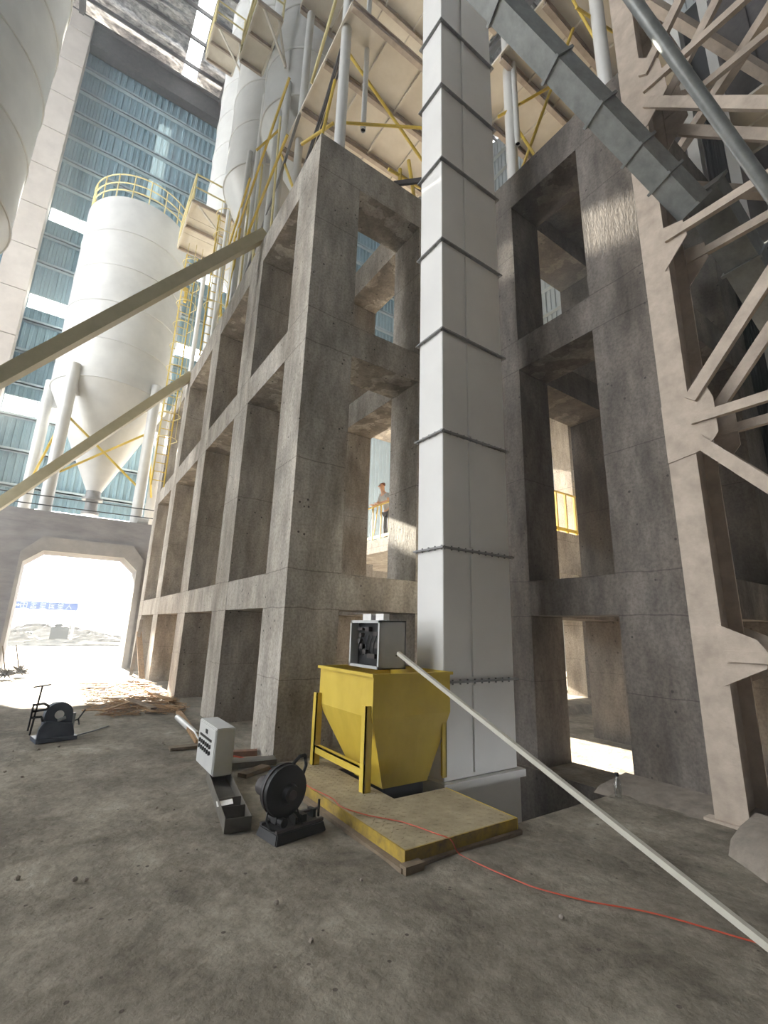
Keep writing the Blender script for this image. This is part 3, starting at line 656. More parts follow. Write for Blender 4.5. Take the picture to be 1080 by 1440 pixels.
def silo_a():
    c = (.45, 22.3); r = 2.2
    t = thing('storage_silo', (c[0], c[1], 0), 'white storage silo with railed top and conical bottom above the tunnel wall', 'silo')
    silo_body(t, c, r, 10.99, 19.7, 6.84, .27)
    silo_rail(t, c, r-.06, 19.72)
    MB().lathe([(.27, 6.84), (.27, 6.55), (.38, 6.55), (.38, 6.45), (.23, 6.45), (.23, 5.95), (.32, 5.95), (.32, 5.85), (.01, 5.85)], c, 24).build('outlet_valve', 'greyseam', t, smooth=True)
    for x, y, zb in ((-.98, 20.5, 5.35), (1.98, 20.5, 5.35), (-1.76, 22.8, 0), (2.70, 22.8, 0)):
        l = MB().tube((x, y, zb), (x, y, 11.4), .21, 20).build('leg', 'white', t, smooth=True)
        d = Vector((c[0]-x, c[1]-y, 0)).normalized()
        MB().bar(Vector((x, y, 10.7)), Vector((x, y, 10.7))+d*.5, .12, .9).build('bracket', 'white', l)
    for p, q in (((-.98, 9.3), (1.98, 6.8)), ((1.98, 9.3), (-.98, 6.8))):
        MB().tube((p[0], 20.5, p[1]), (q[0], 20.5, q[1]), .045, 8).build('brace', 'yellow', t)
    for x0, x1 in ((-.98, -1.76), (1.98, 2.70)): MB().tube((x0, 20.5, 9.2), (x1, 22.8, 6.9), .045, 8).build('brace', 'yellow', t)
silo_a()
def silo_b():
    c = (-4.5, 11.65); r = 2.3
    t = thing('storage_silo', (c[0], c[1], 0), 'huge white storage silo cut off by the upper left corner', 'silo')
    silo_body(t, c, r, 9.9, 21.6, 6.2, .28)
    silo_rail(t, c, r-.06, 21.62)
    for dx, dy in ((-1, -1), (1, -1), (1, 1), (-1, 1)):
        x, y = c[0]+dx*1.6, c[1]+dy*1.6
        MB().tube((x, y, 0), (x, y, 11.2), .23, 20).build('leg', 'white', t, smooth=True)
silo_b()
for c, r, z0, zt, za, lab in (((4.1, 17.3), 1.7, 17.6, 30, 14.6, 'farthest white silo on the tower, beside the small railed landing'),
                              ((3.65, 13.1), 1.4, 15.7, 28, 13.0, 'middle white silo on the tower with its cone hanging behind thin posts'),
                              ((3.8, 10.4), 1.25, 15.6, 28, 13.7, 'nearest white silo on the tower, half hidden by the upper landing')):
    t = thing('tower_silo', (c[0], c[1], 9.9), lab, 'silo')
    silo_body(t, c, r, z0, zt, za, .25)
    MB().lathe([(.25, za), (.2, za-.4), (.2, 9.9)], c, 16).build('down_spout', 'white', t, smooth=True)
    for dx, dy in ((-1, -1), (1, -1), (1, 1), (-1, 1)):
        x = min(max(c[0]+dx*r*.72, 2.7), 5.2); y = c[1]+dy*r*.72
        MB().tube((x, y, 9.9), (x, y, z0+.4), .09, 12).build('leg', 'white', t, smooth=True)

# ================================================================== TOWER-TOP STEELWORK
def deck(name_loc, label, x0, x1, y0, y1, z, nx, ny):
    t = thing('steel_deck', name_loc, label, 'platform')
    for i in range(nx):
        for j in range(ny):
            a, b = x0+(x1-x0)*i/nx, x0+(x1-x0)*(i+1)/nx; c, d = y0+(y1-y0)*j/ny, y0+(y1-y0)*(j+1)/ny
            MB().box(a+.012, b-.012, c+.012, d-.012, z, z+.02).build('deck_plate', 'offwhite', t)
    for j in range(ny+1):
        y = y0+(y1-y0)*j/ny
        MB().box(x0, x1, y-.05, y+.05, z-.03, z-.002).box(x0, x1, y-.012, y+.012, z-.16, z-.03).box(x0, x1, y-.05, y+.05, z-.19, z-.16).build('joist', 'steel', t)
    for i in range(nx+1):
        x = x0+(x1-x0)*i/nx
        MB().box(x-.02, x+.02, y0, y1, z-.06, z-.002).build('rib', 'offwhite', t)
    return t
deck((4.6, 7.2, 9.9), 'cream plate underside of the deck above the tower front', 2.85, 6.5, 5.8, 9.3, 13.5, 4, 3)
deck((4.6, 7.2, 13.7), 'higher cream deck underside near the top edge left of the elevator', 2.85, 7.6, 4.9, 9.0, 18.2, 5, 3)
deck((7.2, 4.0, 9.9), 'shaded deck underside right of the elevator above the right block', 5.75, 9.2, 2.5, 5.7, 13.3, 4, 3)
def post(x, y, z0, z1, r, label, mat='white', group=None, nm='steel_post'):
    tag(MB().tube((x, y, z0), (x, y, z1), r, 20).build(nm, mat, smooth=True), label, 'post', group)
post(2.975, 6.25, 9.9, 18.0, .105, 'thick white post rising from the front corner of the tower top')
post(3.13, 8.9, 9.9, 18.0, .10, 'white post behind the front corner post, beside the yellow rods')
post(2.85, 9.9, 9.9, 18.0, .10, 'second white post along the left edge of the tower top')
post(2.85, 11.6, 9.9, 18.0, .10, 'slender white post in front of the middle tower silo')
post(2.85, 13.1, 9.9, 15.9, .10, 'short white post beside the cone of the middle tower silo')
post(2.85, 15.6, 9.9, 15.8, .10, 'white post under the small railed landing on the tower')
post(6.1, 4.75, 9.9, 18.0, .11, 'thick white post right of the elevator on the right block')
post(6.1, 2.8, 9.9, 18.0, .11, 'white post on the right column top beside the lattice column')
for x, y, z0, lab in ((3.50, 6.3, 11.28, 'thin white hanging pipe with an open dark end left of the elevator'), (6.1, 4.60, 11.1, 'thin white hanging pipe with an open end right of the elevator')):
    t = thing('hanging_pipe', (x, y, z0), lab, 'pipe')
    b = MB(); b.lathe([(.055, z0), (.055, 18.0), (.045, 18.0), (.045, z0), (.055, z0)], (x, y), 20); b.build('pipe', 'white', t, smooth=True)
    MB().tube((x, y, z0+.03), (x, y, z0+.05), .045, 16).build('dark_bore', 'blackrubber', t)  # black disc paints the dark inside of the open end
def rod(p, q, r, lab, mat='yellow', cat='brace', nm='brace_tube', group=None):
    tag(MB().tube(p, q, r, 10).build(nm, mat, smooth=True), lab, cat, group)
rod((3.16, 6.386, 11.3), (4.75, 5.39, 11.3), 0.029, 'horizontal yellow brace tube behind the hanging pipe left of the elevator')
rod((2.614, 7.293, 11.3), (2.954, 6.534, 11.3), 0.032, 'short yellow brace tube overhanging the front corner of the tower')
rod((2.98, 6.4, 13.28), (5.3, 6.3, 11.42), 0.032, 'long diagonal yellow brace tube descending towards the elevator')
rod((2.948, 6.6, 12.517), (2.667, 6.6, 10.1), 0.032, 'steep yellow brace tube left of the thick front post')
rod((2.85, 9.4, 13.4), (2.85, 7.6, 10.0), 0.032, 'yellow diagonal brace tube between the first posts on the left edge')
rod((2.85, 12.9, 15.3), (2.85, 10.2, 10.1), 0.036, 'yellow diagonal brace tube on the left edge near the middle silo')
rod((2.82, 15.4, 15.0), (2.82, 13.4, 10.1), 0.036, 'yellow diagonal brace tube on the left edge below the far landing')
rod((2.4, 10.1, 13.9), (2.9, 9.6, 14.6), 0.029, 'short pale yellow stub tube between the white posts')
rod((6.2, 3.3, 12.6), (6.2, 4.9, 10.1), 0.029, 'yellow diagonal brace tube on the right block beside the white post')
rod((6.15, 4.6, 11.5), (6.2, 4.1, 10.0), 0.029, 'lower yellow brace tube below the hanging pipe on the right block')
rod((5.9, 4.9, 12.0), (6.9, 3.6, 12.6), 0.029, 'faint yellow tube under the deck right of the elevator')
rod((6.3, 2.9, 11.6), (6.1, 3.2, 13.1), 0.025, 'bright yellow rod at the top edge above the right column')
rod((5.7, 2.95, 12.1), (6.6, 2.8, 12.2), 0.025, 'short yellow tube end near the top of the lattice column')
tag(MB().bar((4.05, 5.95, 9.98), (4.95, 5.40, 10.25), .05, .10).build('channel_bar', 'darksteel'), 'dark channel bar running from the tower top to the elevator', 'bar')
rod((4.5, 6.4, 9.95), (4.5, 6.4, 11.1), .04, 'yellow upright on the tower top left of the elevator')
rod((4.2, 6.4, 10.90), (5.05, 6.4, 10.98), .035, 'yellow guard tube beside the elevator at tower top')
rod((5.0, 6.4, 9.95), (4.72, 6.4, 11.5), .04, 'leaning yellow brace tube beside the elevator at tower top')
rod((4.98, 6.2, 10.35), (4.60, 6.3, 10.30), .035, 'short yellow cross tube low beside the elevator')
rod((2.62, 8.6, 14.83), (2.62, 12.45, 12.95), .032, 'long yellow handrail tube descending past the nearest tower silo')
rod((2.62, 8.3, 12.66), (2.62, 10.9, 11.93), .032, 'yellow handrail tube low between the first white posts')
rod((2.62, 11.36, 14.34), (2.62, 13.3, 13.1), .032, 'yellow tube in front of the cone of the middle tower silo')
rod((2.62, 11.81, 12.9), (2.62, 12.4, 9.95), .032, 'steep yellow tube at the left edge above the inclined strut')
rod((2.62, 6.1, 13.75), (2.62, 7.05, 12.7), .032, 'yellow tube at the top edge left of the thick front post', 'paleyellow')
for k, (ya, yb) in enumerate(((8.9, 9.15), (10.2, 10.35), (11.2, 11.3), (12.3, 12.35))):
    tag(MB().tube((2.66, ya, 9.92), (2.66, yb, 14.2-.35*k), .028, 8).build('handrail_upright', 'paleyellow', smooth=True), 'thin pale yellow handrail upright among the white posts on the left edge', 'railing post', 'handrail uprights on the tower edge')
for k in range(4):
    tag(MB().path([(2.72+.03*k, 13.6-.2*k, 10.0), (2.74+.03*k, 11.2, 10.9+.1*k), (2.78+.03*k, 9.4, 12.1+.12*k), (2.8+.03*k, 8.2, 13.3+.1*k)], .016, 6).build('conduit_line', 'greyseam'), 'thin grey conduit climbing along the left edge of the tower top', 'conduit', 'conduits on the tower edge')
# grey cable runs climbing between the posts
for i, (dx, dz) in enumerate(((0, 0), (.05, .08), (.1, .02))):
    tag(MB().path([(3.05+dx, 9.8, 10.1), (3.02+dx, 8.6, 11.4+dz), (3.0+dx, 7.2, 12.6+dz), (2.98+dx, 6.5, 13.3+dz)], .022, 6).build('cable_run', 'darksteel'), 'dark cables climbing diagonally under the deck behind the front post', 'cable', 'cables under the tower deck')

def landing(x0, x1, y0, y1, z, label, rail=True):
    t = thing('landing', ((x0+x1)/2, (y0+y1)/2, z), label, 'platform')
    n = max(2, int((y1-y0)/.8))
    for j in range(n):
        c, d = y0+(y1-y0)*j/n, y0+(y1-y0)*(j+1)/n
        MB().box(x0, x1, c+.01, d-.01, z, z+.02).build('plate', 'offwhite', t)
    for y in (y0, (y0+y1)/2, y1): MB().box(x0, x1, y-.03, y+.03, z-.12, z-.002).build('joist', 'steel', t)
    for x in (x0, x1): MB().box(x-.03, x+.03, y0, y1, z-.1, z-.002).build('edge_beam', 'offwhite', t)
    if rail:
        for (xa, ya) in ((x0, y0), (x0, (y0+y1)/2), (x0, y1), (x1, y1), (x1, y0)):
            MB().tube((xa, ya, z), (xa, ya, z+1.1), .03, 8).build('rail_post', 'paleyellow', t)
        for h in (.55, 1.1):
            MB().path([(x1, y0, z+h), (x0, y0, z+h), (x0, y1, z+h), (x1, y1, z+h)], .028, 8).build('rail', 'paleyellow', t)
    for x in (x0+.15, x1-.1): MB().tube((x, y0+.05, z-.05), (x1+.25, y0+.1, z-1.5), .035, 8).build('strut', 'offwhite', t)
landing(1.58, 3.1, 14.6, 17.1, 15.8, 'small railed landing beside the top of the white storage silo')
landing(1.24, 2.2, 13.2, 14.45, 22.0, 'higher small landing plate against the roof near the skylight', True)
landing(1.84, 2.52, 9.43, 11.05, 18.0, 'large pale landing plate at the top edge above the tower silos', True)
def cage_ladder(x, y, z0, z1, label):
    t = thing('cage_ladder', (x, y, z0), label, 'ladder')
    for dx in (-.2, .2): MB().tube((x+dx, y, z0), (x+dx, y, z1), .025, 8).build('stile', 'yellow', t)
    z = z0+.2
    while z < z1: MB().tube((x-.2, y, z), (x+.2, y, z), .015, 6).build('rung', 'yellow', t); z += .32
    z = z0+1.6
    while z < z1:
        pts = [(x+.35*math.cos(a), y-.05+.4*math.sin(a)-.3, z) for a in [math.pi*(1.0+i/8) for i in range(9)]]
        MB().path([(x-.2, y, z)]+pts+[(x+.2, y, z)], .014, 6).build('cage_hoop', 'paleyellow', t); z += .9
    for dx in (-.25, 0, .25): MB().tube((x+dx, y-.7+abs(dx)*.3, z0+1.6), (x+dx, y-.7+abs(dx)*.3, z1), .012, 6).build('cage_bar', 'paleyellow', t)
cage_ladder(2.15, 17.2, 6.2, 15.7, 'yellow caged ladder between the storage silo and the tower')
cage_ladder(2.62, 14.3, 9.9, 15.4, 'yellow caged ladder climbing past the middle tower silo')
tag(MB().box(2.28, 2.40, 18.9, 19.0, 14.8, 15.5).box(2.2, 2.3, 18.85, 18.95, 15.3, 15.7).build('warning_board', 'yellow', bevel=.01), 'small yellow board below the railed landing beside the silo', 'sign')

# inclined square struts from the tower top down to the left
for y, z, x1, lab, w in ((8.75, 10.05, -5.2, 'nearer long square strut sloping from the tower top to the left', .22), (15.6, 9.75, -5.2, 'farther long square strut sloping down above the tunnel wall', .26)):
    tag(MB().bar((2.46, y, z+.06), (x1, y, .16), w, w, up=(0,1,0)).build('inclined_strut', 'strut'), lab, 'strut')

# ================================================================== LEFT CLAD COLUMN
def clad_column():
    t = thing('clad_column', (-4.15, 25.3, 0), 'pale panel-clad building column behind the left silo', 'column')
    z = 0
    while z < 34:
        MB().box(-4.72, -3.58, 24.95, 25.65, z+.015, min(z+2.35, 34.2)-.015).build('panel', 'cladcol', t, bevel=.012); z += 2.35
clad_column()

# ================================================================== LATTICE COLUMN (right edge)
def lattice():
    t = thing('lattice_column', (5.45, 1.2, 0), 'dusty steel lattice column with gusset plates and lacing at the right edge', 'column')
    H = 16
    for y in (2.065, .13):
        for x in (5.20, 5.70):
            MB().box(x-.012, x+.012, y-.135, y+.135, .02, H).build('flange', 'steel', t)
        MB().box(5.212, 5.688, y-.012, y+.012, .02, H).build('web', 'steel', t)
        MB().box(5.14, 5.78, y-.21, y+.21, 0, .03).build('base_plate', 'steel', t)
    for x in (5.18, 5.72):
        sg = -.012 if x < 5.4 else .012
        def plate(poly): MB().prism(poly, 'x', x-.006, x+.006).build('gusset', 'steel', t)
        plate([(2.2, 3.42), (2.2, 4.08), (1.93, 4.13), (1.74, 4.13), (1.70, 4.0), (1.70, 3.62), (1.80, 3.50), (1.93, 3.46)])
        plate([(1.97, 1.18), (1.97, 1.74), (1.66, 1.60), (1.60, 1.5), (1.62, 1.36)])
        plate([(1.97, 5.72), (1.97, 6.30), (1.72, 6.24), (1.70, 6.02)])
        plate([(2.2, 7.75), (2.2, 9.1), (1.93, 9.05), (1.70, 8.75), (1.66, 8.2), (1.93, 7.9)])
        for z in (1.45, 3.82, 6.12, 8.45, 10.8, 13.1):
            MB().bar((x+sg, 1.92, z), (x+sg, .26, z), .06, .10).build('lacing_bar', 'steel', t)
        for z in (3.82, 8.45, 13.1):
            for d in (-2.3, 2.3):
                if z+d > H: continue
                MB().bar((x+sg, 1.90, z+d*.10), (x+sg, .26, z+d*.95), .06, .125).build('lacing_diagonal', 'steel', t)
    f = MB().hexa([(4.82,-.45,0),(6.0,-.45,0),(6.0,2.36,0),(4.82,2.36,0)], [(4.95,-.4,.02),(5.95,-.4,.02),(5.95,2.34,.02),(4.95,2.34,.02)])
    pl = thing('column_footing', (4.9, .8, 0), 'rough dusty concrete footing at the base of the lattice column', 'footing')
    m = MB(); n = 14
    ys = [-.5+2.35*i/n for i in range(n+1)]; v = []
    for y in ys:
        w = .03*math.sin(y*5)+.02*math.sin(y*13)
        ed = w + (4.0 if y < 1.3 else 4.0+(y-1.3)*.9 if y < 1.9 else 4.54+(y-1.9)*1.2)
        v += [(ed, y, -.02), (ed+.10, y, .10), (ed+.30, y, .17+.02*math.sin(y*9)), (5.12, y, .19)]
    m.add(v, [(i*4+k, i*4+k+1, i*4+k+5, i*4+k+4) for i in range(n) for k in range(3)])
    m.build('mound', 'footing', pl, smooth=True)
lattice()
def dust_bank():
    # bank of dust and mortar piled along the base of the right column
    m = MB(); v = []; n = 16
    for i in range(n+1):
        y = 1.95+1.35*i/n; w = .03*math.sin(i*1.1)+.015*math.sin(i*2.3)
        v += [(5.02+w+.18*max(0, y-2.9), y, -.03), (5.2+w, y, .02), (5.45+w*.5, y, .05), (5.70, y, .08)]
    m.add(v, [(i*4+k, i*4+k+1, i*4+k+5, i*4+k+4) for i in range(n) for k in range(3)])
    tag(m.build('mortar_bank', 'footing', smooth=True), 'pale bank of spilled mortar along the foot of the right concrete column', 'mortar')
    t = thing('plastic_bottle', (4.98, 2.98, .02), 'small clear plastic bottle with dark cap by the pit corner', 'bottle')
    MB().lathe([(.001, .02), (.032, .025), (.034, .16), (.014, .20), (.014, .215)], (4.98, 2.98), 16).build('body', 'bottle', t, smooth=True)
    MB().tube((4.98, 2.98, .215), (4.98, 2.98, .245), .019, 12).build('cap', 'blackrubber', t)
dust_bank()

# galvanised rectangular duct and round pipe crossing overhead
def duct():
    P0, P1 = Vector((3.19, 2.53, 8.80)), Vector((5.38, 1.71, 6.62)); d = P1-P0
    A = P0-d*.55; B = P1+d*.05
    t = thing('square_duct', A, 'grey galvanised square duct with flanges sloping across the upper right', 'duct')
    cuts = [-.55, -.25, .0, .30, .53, .735, .88, 1.03]
    for a, b in zip(cuts[:-1], cuts[1:]): MB().bar(P0+d*a, P0+d*b, .27, .27).build('duct_section', 'galv', t)
    for c in cuts[1:]: MB().bar(P0+d*(c-.005), P0+d*(c+.005), .33, .33).build('flange', 'galv', t)
    q0, q1 = Vector((3.55, 1.297, 7.43)), Vector((4.68, .97, 5.99)); e = q1-q0
    tag(MB().tube(q0-e*1.2, q1+e*.4, .058, 20).build('round_pipe', 'galv', smooth=True), 'round grey pipe crossing diagonally in front of the lattice column', 'pipe')
    t2 = thing('square_duct', (7.2, 2.0, 6.2), 'shorter galvanised duct showing behind the lattice lacing', 'duct')
    a, b = Vector((6.1, 1.75, 7.3)), Vector((8.6, 1.5, 5.2)); e = b-a
    for i in range(3): MB().bar(a+e*i/3, a+e*(i+1)/3, .4, .4).build('duct_section', 'galv', t2)
    for i in range(4): MB().bar(a+e*(i/3-.006), a+e*(i/3+.006), .48, .48).build('flange', 'galv', t2)
duct()
def right_background():
    t = thing('slim_column', (9.0, 2.6, 0), 'slim white steel column with cables behind the lattice column', 'column')
    MB().box(8.99, 9.01, 2.53, 2.72, 0, 16).build('flange', 'white', t); MB().box(9.23, 9.25, 2.53, 2.72, 0, 16).build('flange', 'white', t)
    MB().box(9.01, 9.23, 2.615, 2.63, 0, 16).build('web', 'white', t)
    t = thing('slim_column', (9.0, 2.0, 0), 'second slim white steel column at the right edge beyond the cables', 'column')
    MB().box(8.99, 9.01, 1.98, 2.14, 0, 16).build('flange', 'white', t); MB().box(9.01, 9.23, 2.055, 2.07, 0, 16).build('web', 'white', t)
    MB().prism([(2.14, 3.6), (1.3, 3.9), (1.3, 3.5), (2.14, 3.35)], 'x', 8.95, 8.99).build('bracket', 'white', t)
    for i in range(9):
        y = 2.18+i*.035; x = 9.12+.03*(i % 3)
        pts = [(x, y+.02*math.sin(k*1.3+i), 12-k*.9) for k in range(12)]
        tag(MB().path(pts, .014, 6).build('power_cable', 'blackrubber', smooth=True), 'black power cable hanging in the bundle between the slim columns', 'cable', 'black cables between the slim columns')
    tag(MB().box(9.3, 9.36, 2.14, 2.53, .5, 15).build('gap_strip', 'black'), 'black strip filling the gap between the slim columns', 'board')  # black fill for the gap behind the cables
    tag(MB().tube((9.6, 3.4, 3.02), (9.6, .8, 3.02), .05, 10).build('conduit_pipe', 'galv', smooth=True), 'grey conduit pipe above the sunlit beam at the right edge', 'pipe')
    for p, q, lab in (((6.3, .6, 9.6), (8.8, 3.0, 10.9), 'dusty steel brace crossing behind the upper lattice'), ((6.4, 2.3, 12.2), (9.5, .3, 9.0), 'dusty steel beam sloping behind the round pipe'), ((7.5, 2.4, 8.9), (9.6, .9, 8.7), 'dusty steel tie behind the lattice at mid height'), ((6.8, 2.6, 10.2), (8.8, 2.0, 11.9), 'dusty steel brace rising at the upper right'), ((8.75, 1.2, 5.9), (9.85, .7, 7.1), 'thin dusty brace behind the slim columns')):
        tag(MB().bar(p, q, .14, .16).build('steel_brace', 'steel'), lab, 'brace')
    t = thing('dark_backdrop', (12.5, .5, 6), 'dark bunker shape added to darken the view behind the lattice column', 'bunker')  # made-up dark mass, added to darken the background behind the lattice
    MB().box(10.9, 16, -5, 3.6, 9.5, 17).build('bin', 'darksteel', t)
    MB().hexa([(12.2,-3.5,6.5),(14.8,-3.5,6.5),(14.8,2.2,6.5),(12.2,2.2,6.5)], [(10.9,-5,9.5),(16,-5,9.5),(16,3.6,9.5),(10.9,3.6,9.5)]).build('cone', 'darksteel', t)
    for y in (-4.5, -2.4, -.3, 1.8, 3.4): MB().box(10.82, 10.9, y-.06, y+.06, 9.5, 17).build('stiffener', 'darksteel', t)
    for x, y in ((11.2, -4.6), (11.2, 3.3), (15.6, -4.6), (15.6, 3.3)): MB().box(x-.15, x+.15, y-.15, y+.15, 0, 9.5).build('leg', 'darksteel', t)
    deck((9.5, 1.0, 9), 'dark deck underside behind the upper lattice column', 9.4, 10.75, -1.5, 2.2, 11.8, 2, 3)
right_background()

# ================================================================== PERSON ON THE RAISED FLOOR
def skin_mesh(name, verts, edges, radii, mat, parent, sub=2, root=0):
    me = bpy.data.meshes.new(name); off = OFF[parent]
    me.from_pydata([tuple(Vector(p)-off) for p in verts], edges, []); o = bpy.data.objects.new(name, me); COL.objects.link(o); o.parent = parent; OFF[o] = off
    m = o.modifiers.new('skin', 'SKIN'); me.skin_vertices.new() if not me.skin_vertices else None
    for i, r in enumerate(radii):
        sv = me.skin_vertices[0].data[i]; sv.radius = (r, r) if not isinstance(r, tuple) else r; sv.use_root = (i == root)
    s = o.modifiers.new('sub', 'SUBSURF'); s.levels = sub; s.render_levels = sub
    me.materials.append(M[mat]); return o
def person():
    bx, by, bz = 7.98, 11.62, 4.18
    t = thing('person', (bx, by, bz), 'person in grey shirt leaning on the yellow railing inside the tower opening', 'person')
    P = lambda x, y, z: (bx+x, by+y, bz+z)
    # facing -x (towards the tower), forearms on the rail
    V = [P(.05,0,1.0), P(.02,0,1.18), P(-.06,0,1.38), P(-.12,0,1.52), P(-.17,0,1.60), P(-.21,0,1.70), P(-.235,0,1.80), P(-.235,0,1.86)]
    E = [(i, i+1) for i in range(7)]; Rr = [(.15,.12), (.14,.11), (.17,.12), (.11,.09), .055, (.085,.075), (.10,.085), .075]
    for s in (-1, 1):
        k = len(V)
        V += [P(-.10,.20*s,1.48), P(-.18,.30*s,1.24), P(-.40,.20*s,1.16), P(-.47,.14*s,1.155)]
        E += [(3,k), (k,k+1), (k+1,k+2), (k+2,k+3)]; Rr += [.065, .05, .036, (.04,.022)]
        for j, (dy, ln) in enumerate(((-.03,.075),(-.01,.085),(.01,.08),(.03,.065))):
            q = len(V); V += [P(-.50-.01,(.14*s)+dy,1.152), P(-.50-ln*.7,(.14*s)+dy,1.145), P(-.50-ln,(.14*s)+dy,1.125)]
            E += [(k+3,q), (q,q+1), (q+1,q+2)]; Rr += [.010, .009, .008]
        q = len(V); V += [P(-.46,.14*s-.045*s,1.155), P(-.49,.14*s-.07*s,1.15)]; E += [(k+3,q), (q,q+1)]; Rr += [.011, .009]
        k = len(V)
        V += [P(.06,.10*s,.92), P(.02,.12*s,.50), P(.07,.12*s,.08), P(-.10,.13*s,.04)]
        E += [(0,k), (k,k+1), (k+1,k+2), (k+2,k+3)]; Rr += [.09, .062, .045, .035]
    skin_mesh('body', V, E, Rr, 'skin', t)
    # shirt with short sleeves, trousers, hair and face pieces
    V = [P(.05,0,1.0), P(.02,0,1.18), P(-.06,0,1.38), P(-.125,0,1.53)]; E = [(0,1),(1,2),(2,3)]; Rr = [(.17,.14), (.16,.13), (.19,.14), (.10,.09)]
    for s in (-1, 1):
        k = len(V); V += [P(-.10,.20*s,1.48), P(-.15,.275*s,1.32)]; E += [(3,k),(k,k+1)]; Rr += [.082, .072]
    skin_mesh('shirt', V, E, Rr, 'shirt', t)
    V = [P(.05,0,1.02)]; E = []; Rr = [(.165,.135)]
    for s in (-1, 1):
        k = len(V); V += [P(.06,.10*s,.92), P(.02,.12*s,.50), P(.07,.12*s,.10)]; E += [(0,k),(k,k+1),(k+1,k+2)]; Rr += [.105, .078, .065]
    skin_mesh('trousers', V, E, Rr, 'trousers', t)
    skin_mesh('hair', [P(-.17,0,1.75), P(-.205,0,1.84), P(-.225,0,1.895)], [(0,1),(1,2)], [(.10,.09), (.112,.10), (.085,.08)], 'hair', t)
    for s in (-1, 1):
        MB().tube(P(-.325,.035*s,1.775), P(-.335,.035*s,1.775), .012, 10).build('eye', 'blackrubber', t)
        MB().tube(P(-.21,.088*s,1.755), P(-.20,.10*s,1.76), .028, 10).build('ear', 'skin', t)
    MB().tube(P(-.32,0,1.775), P(-.355,0,1.735), .012, 8, .02).build('nose', 'skin', t)
    MB().bar(P(-.315,-.025,1.70), P(-.315,.025,1.70), .012, .01).build('mouth', 'hair', t)
person()

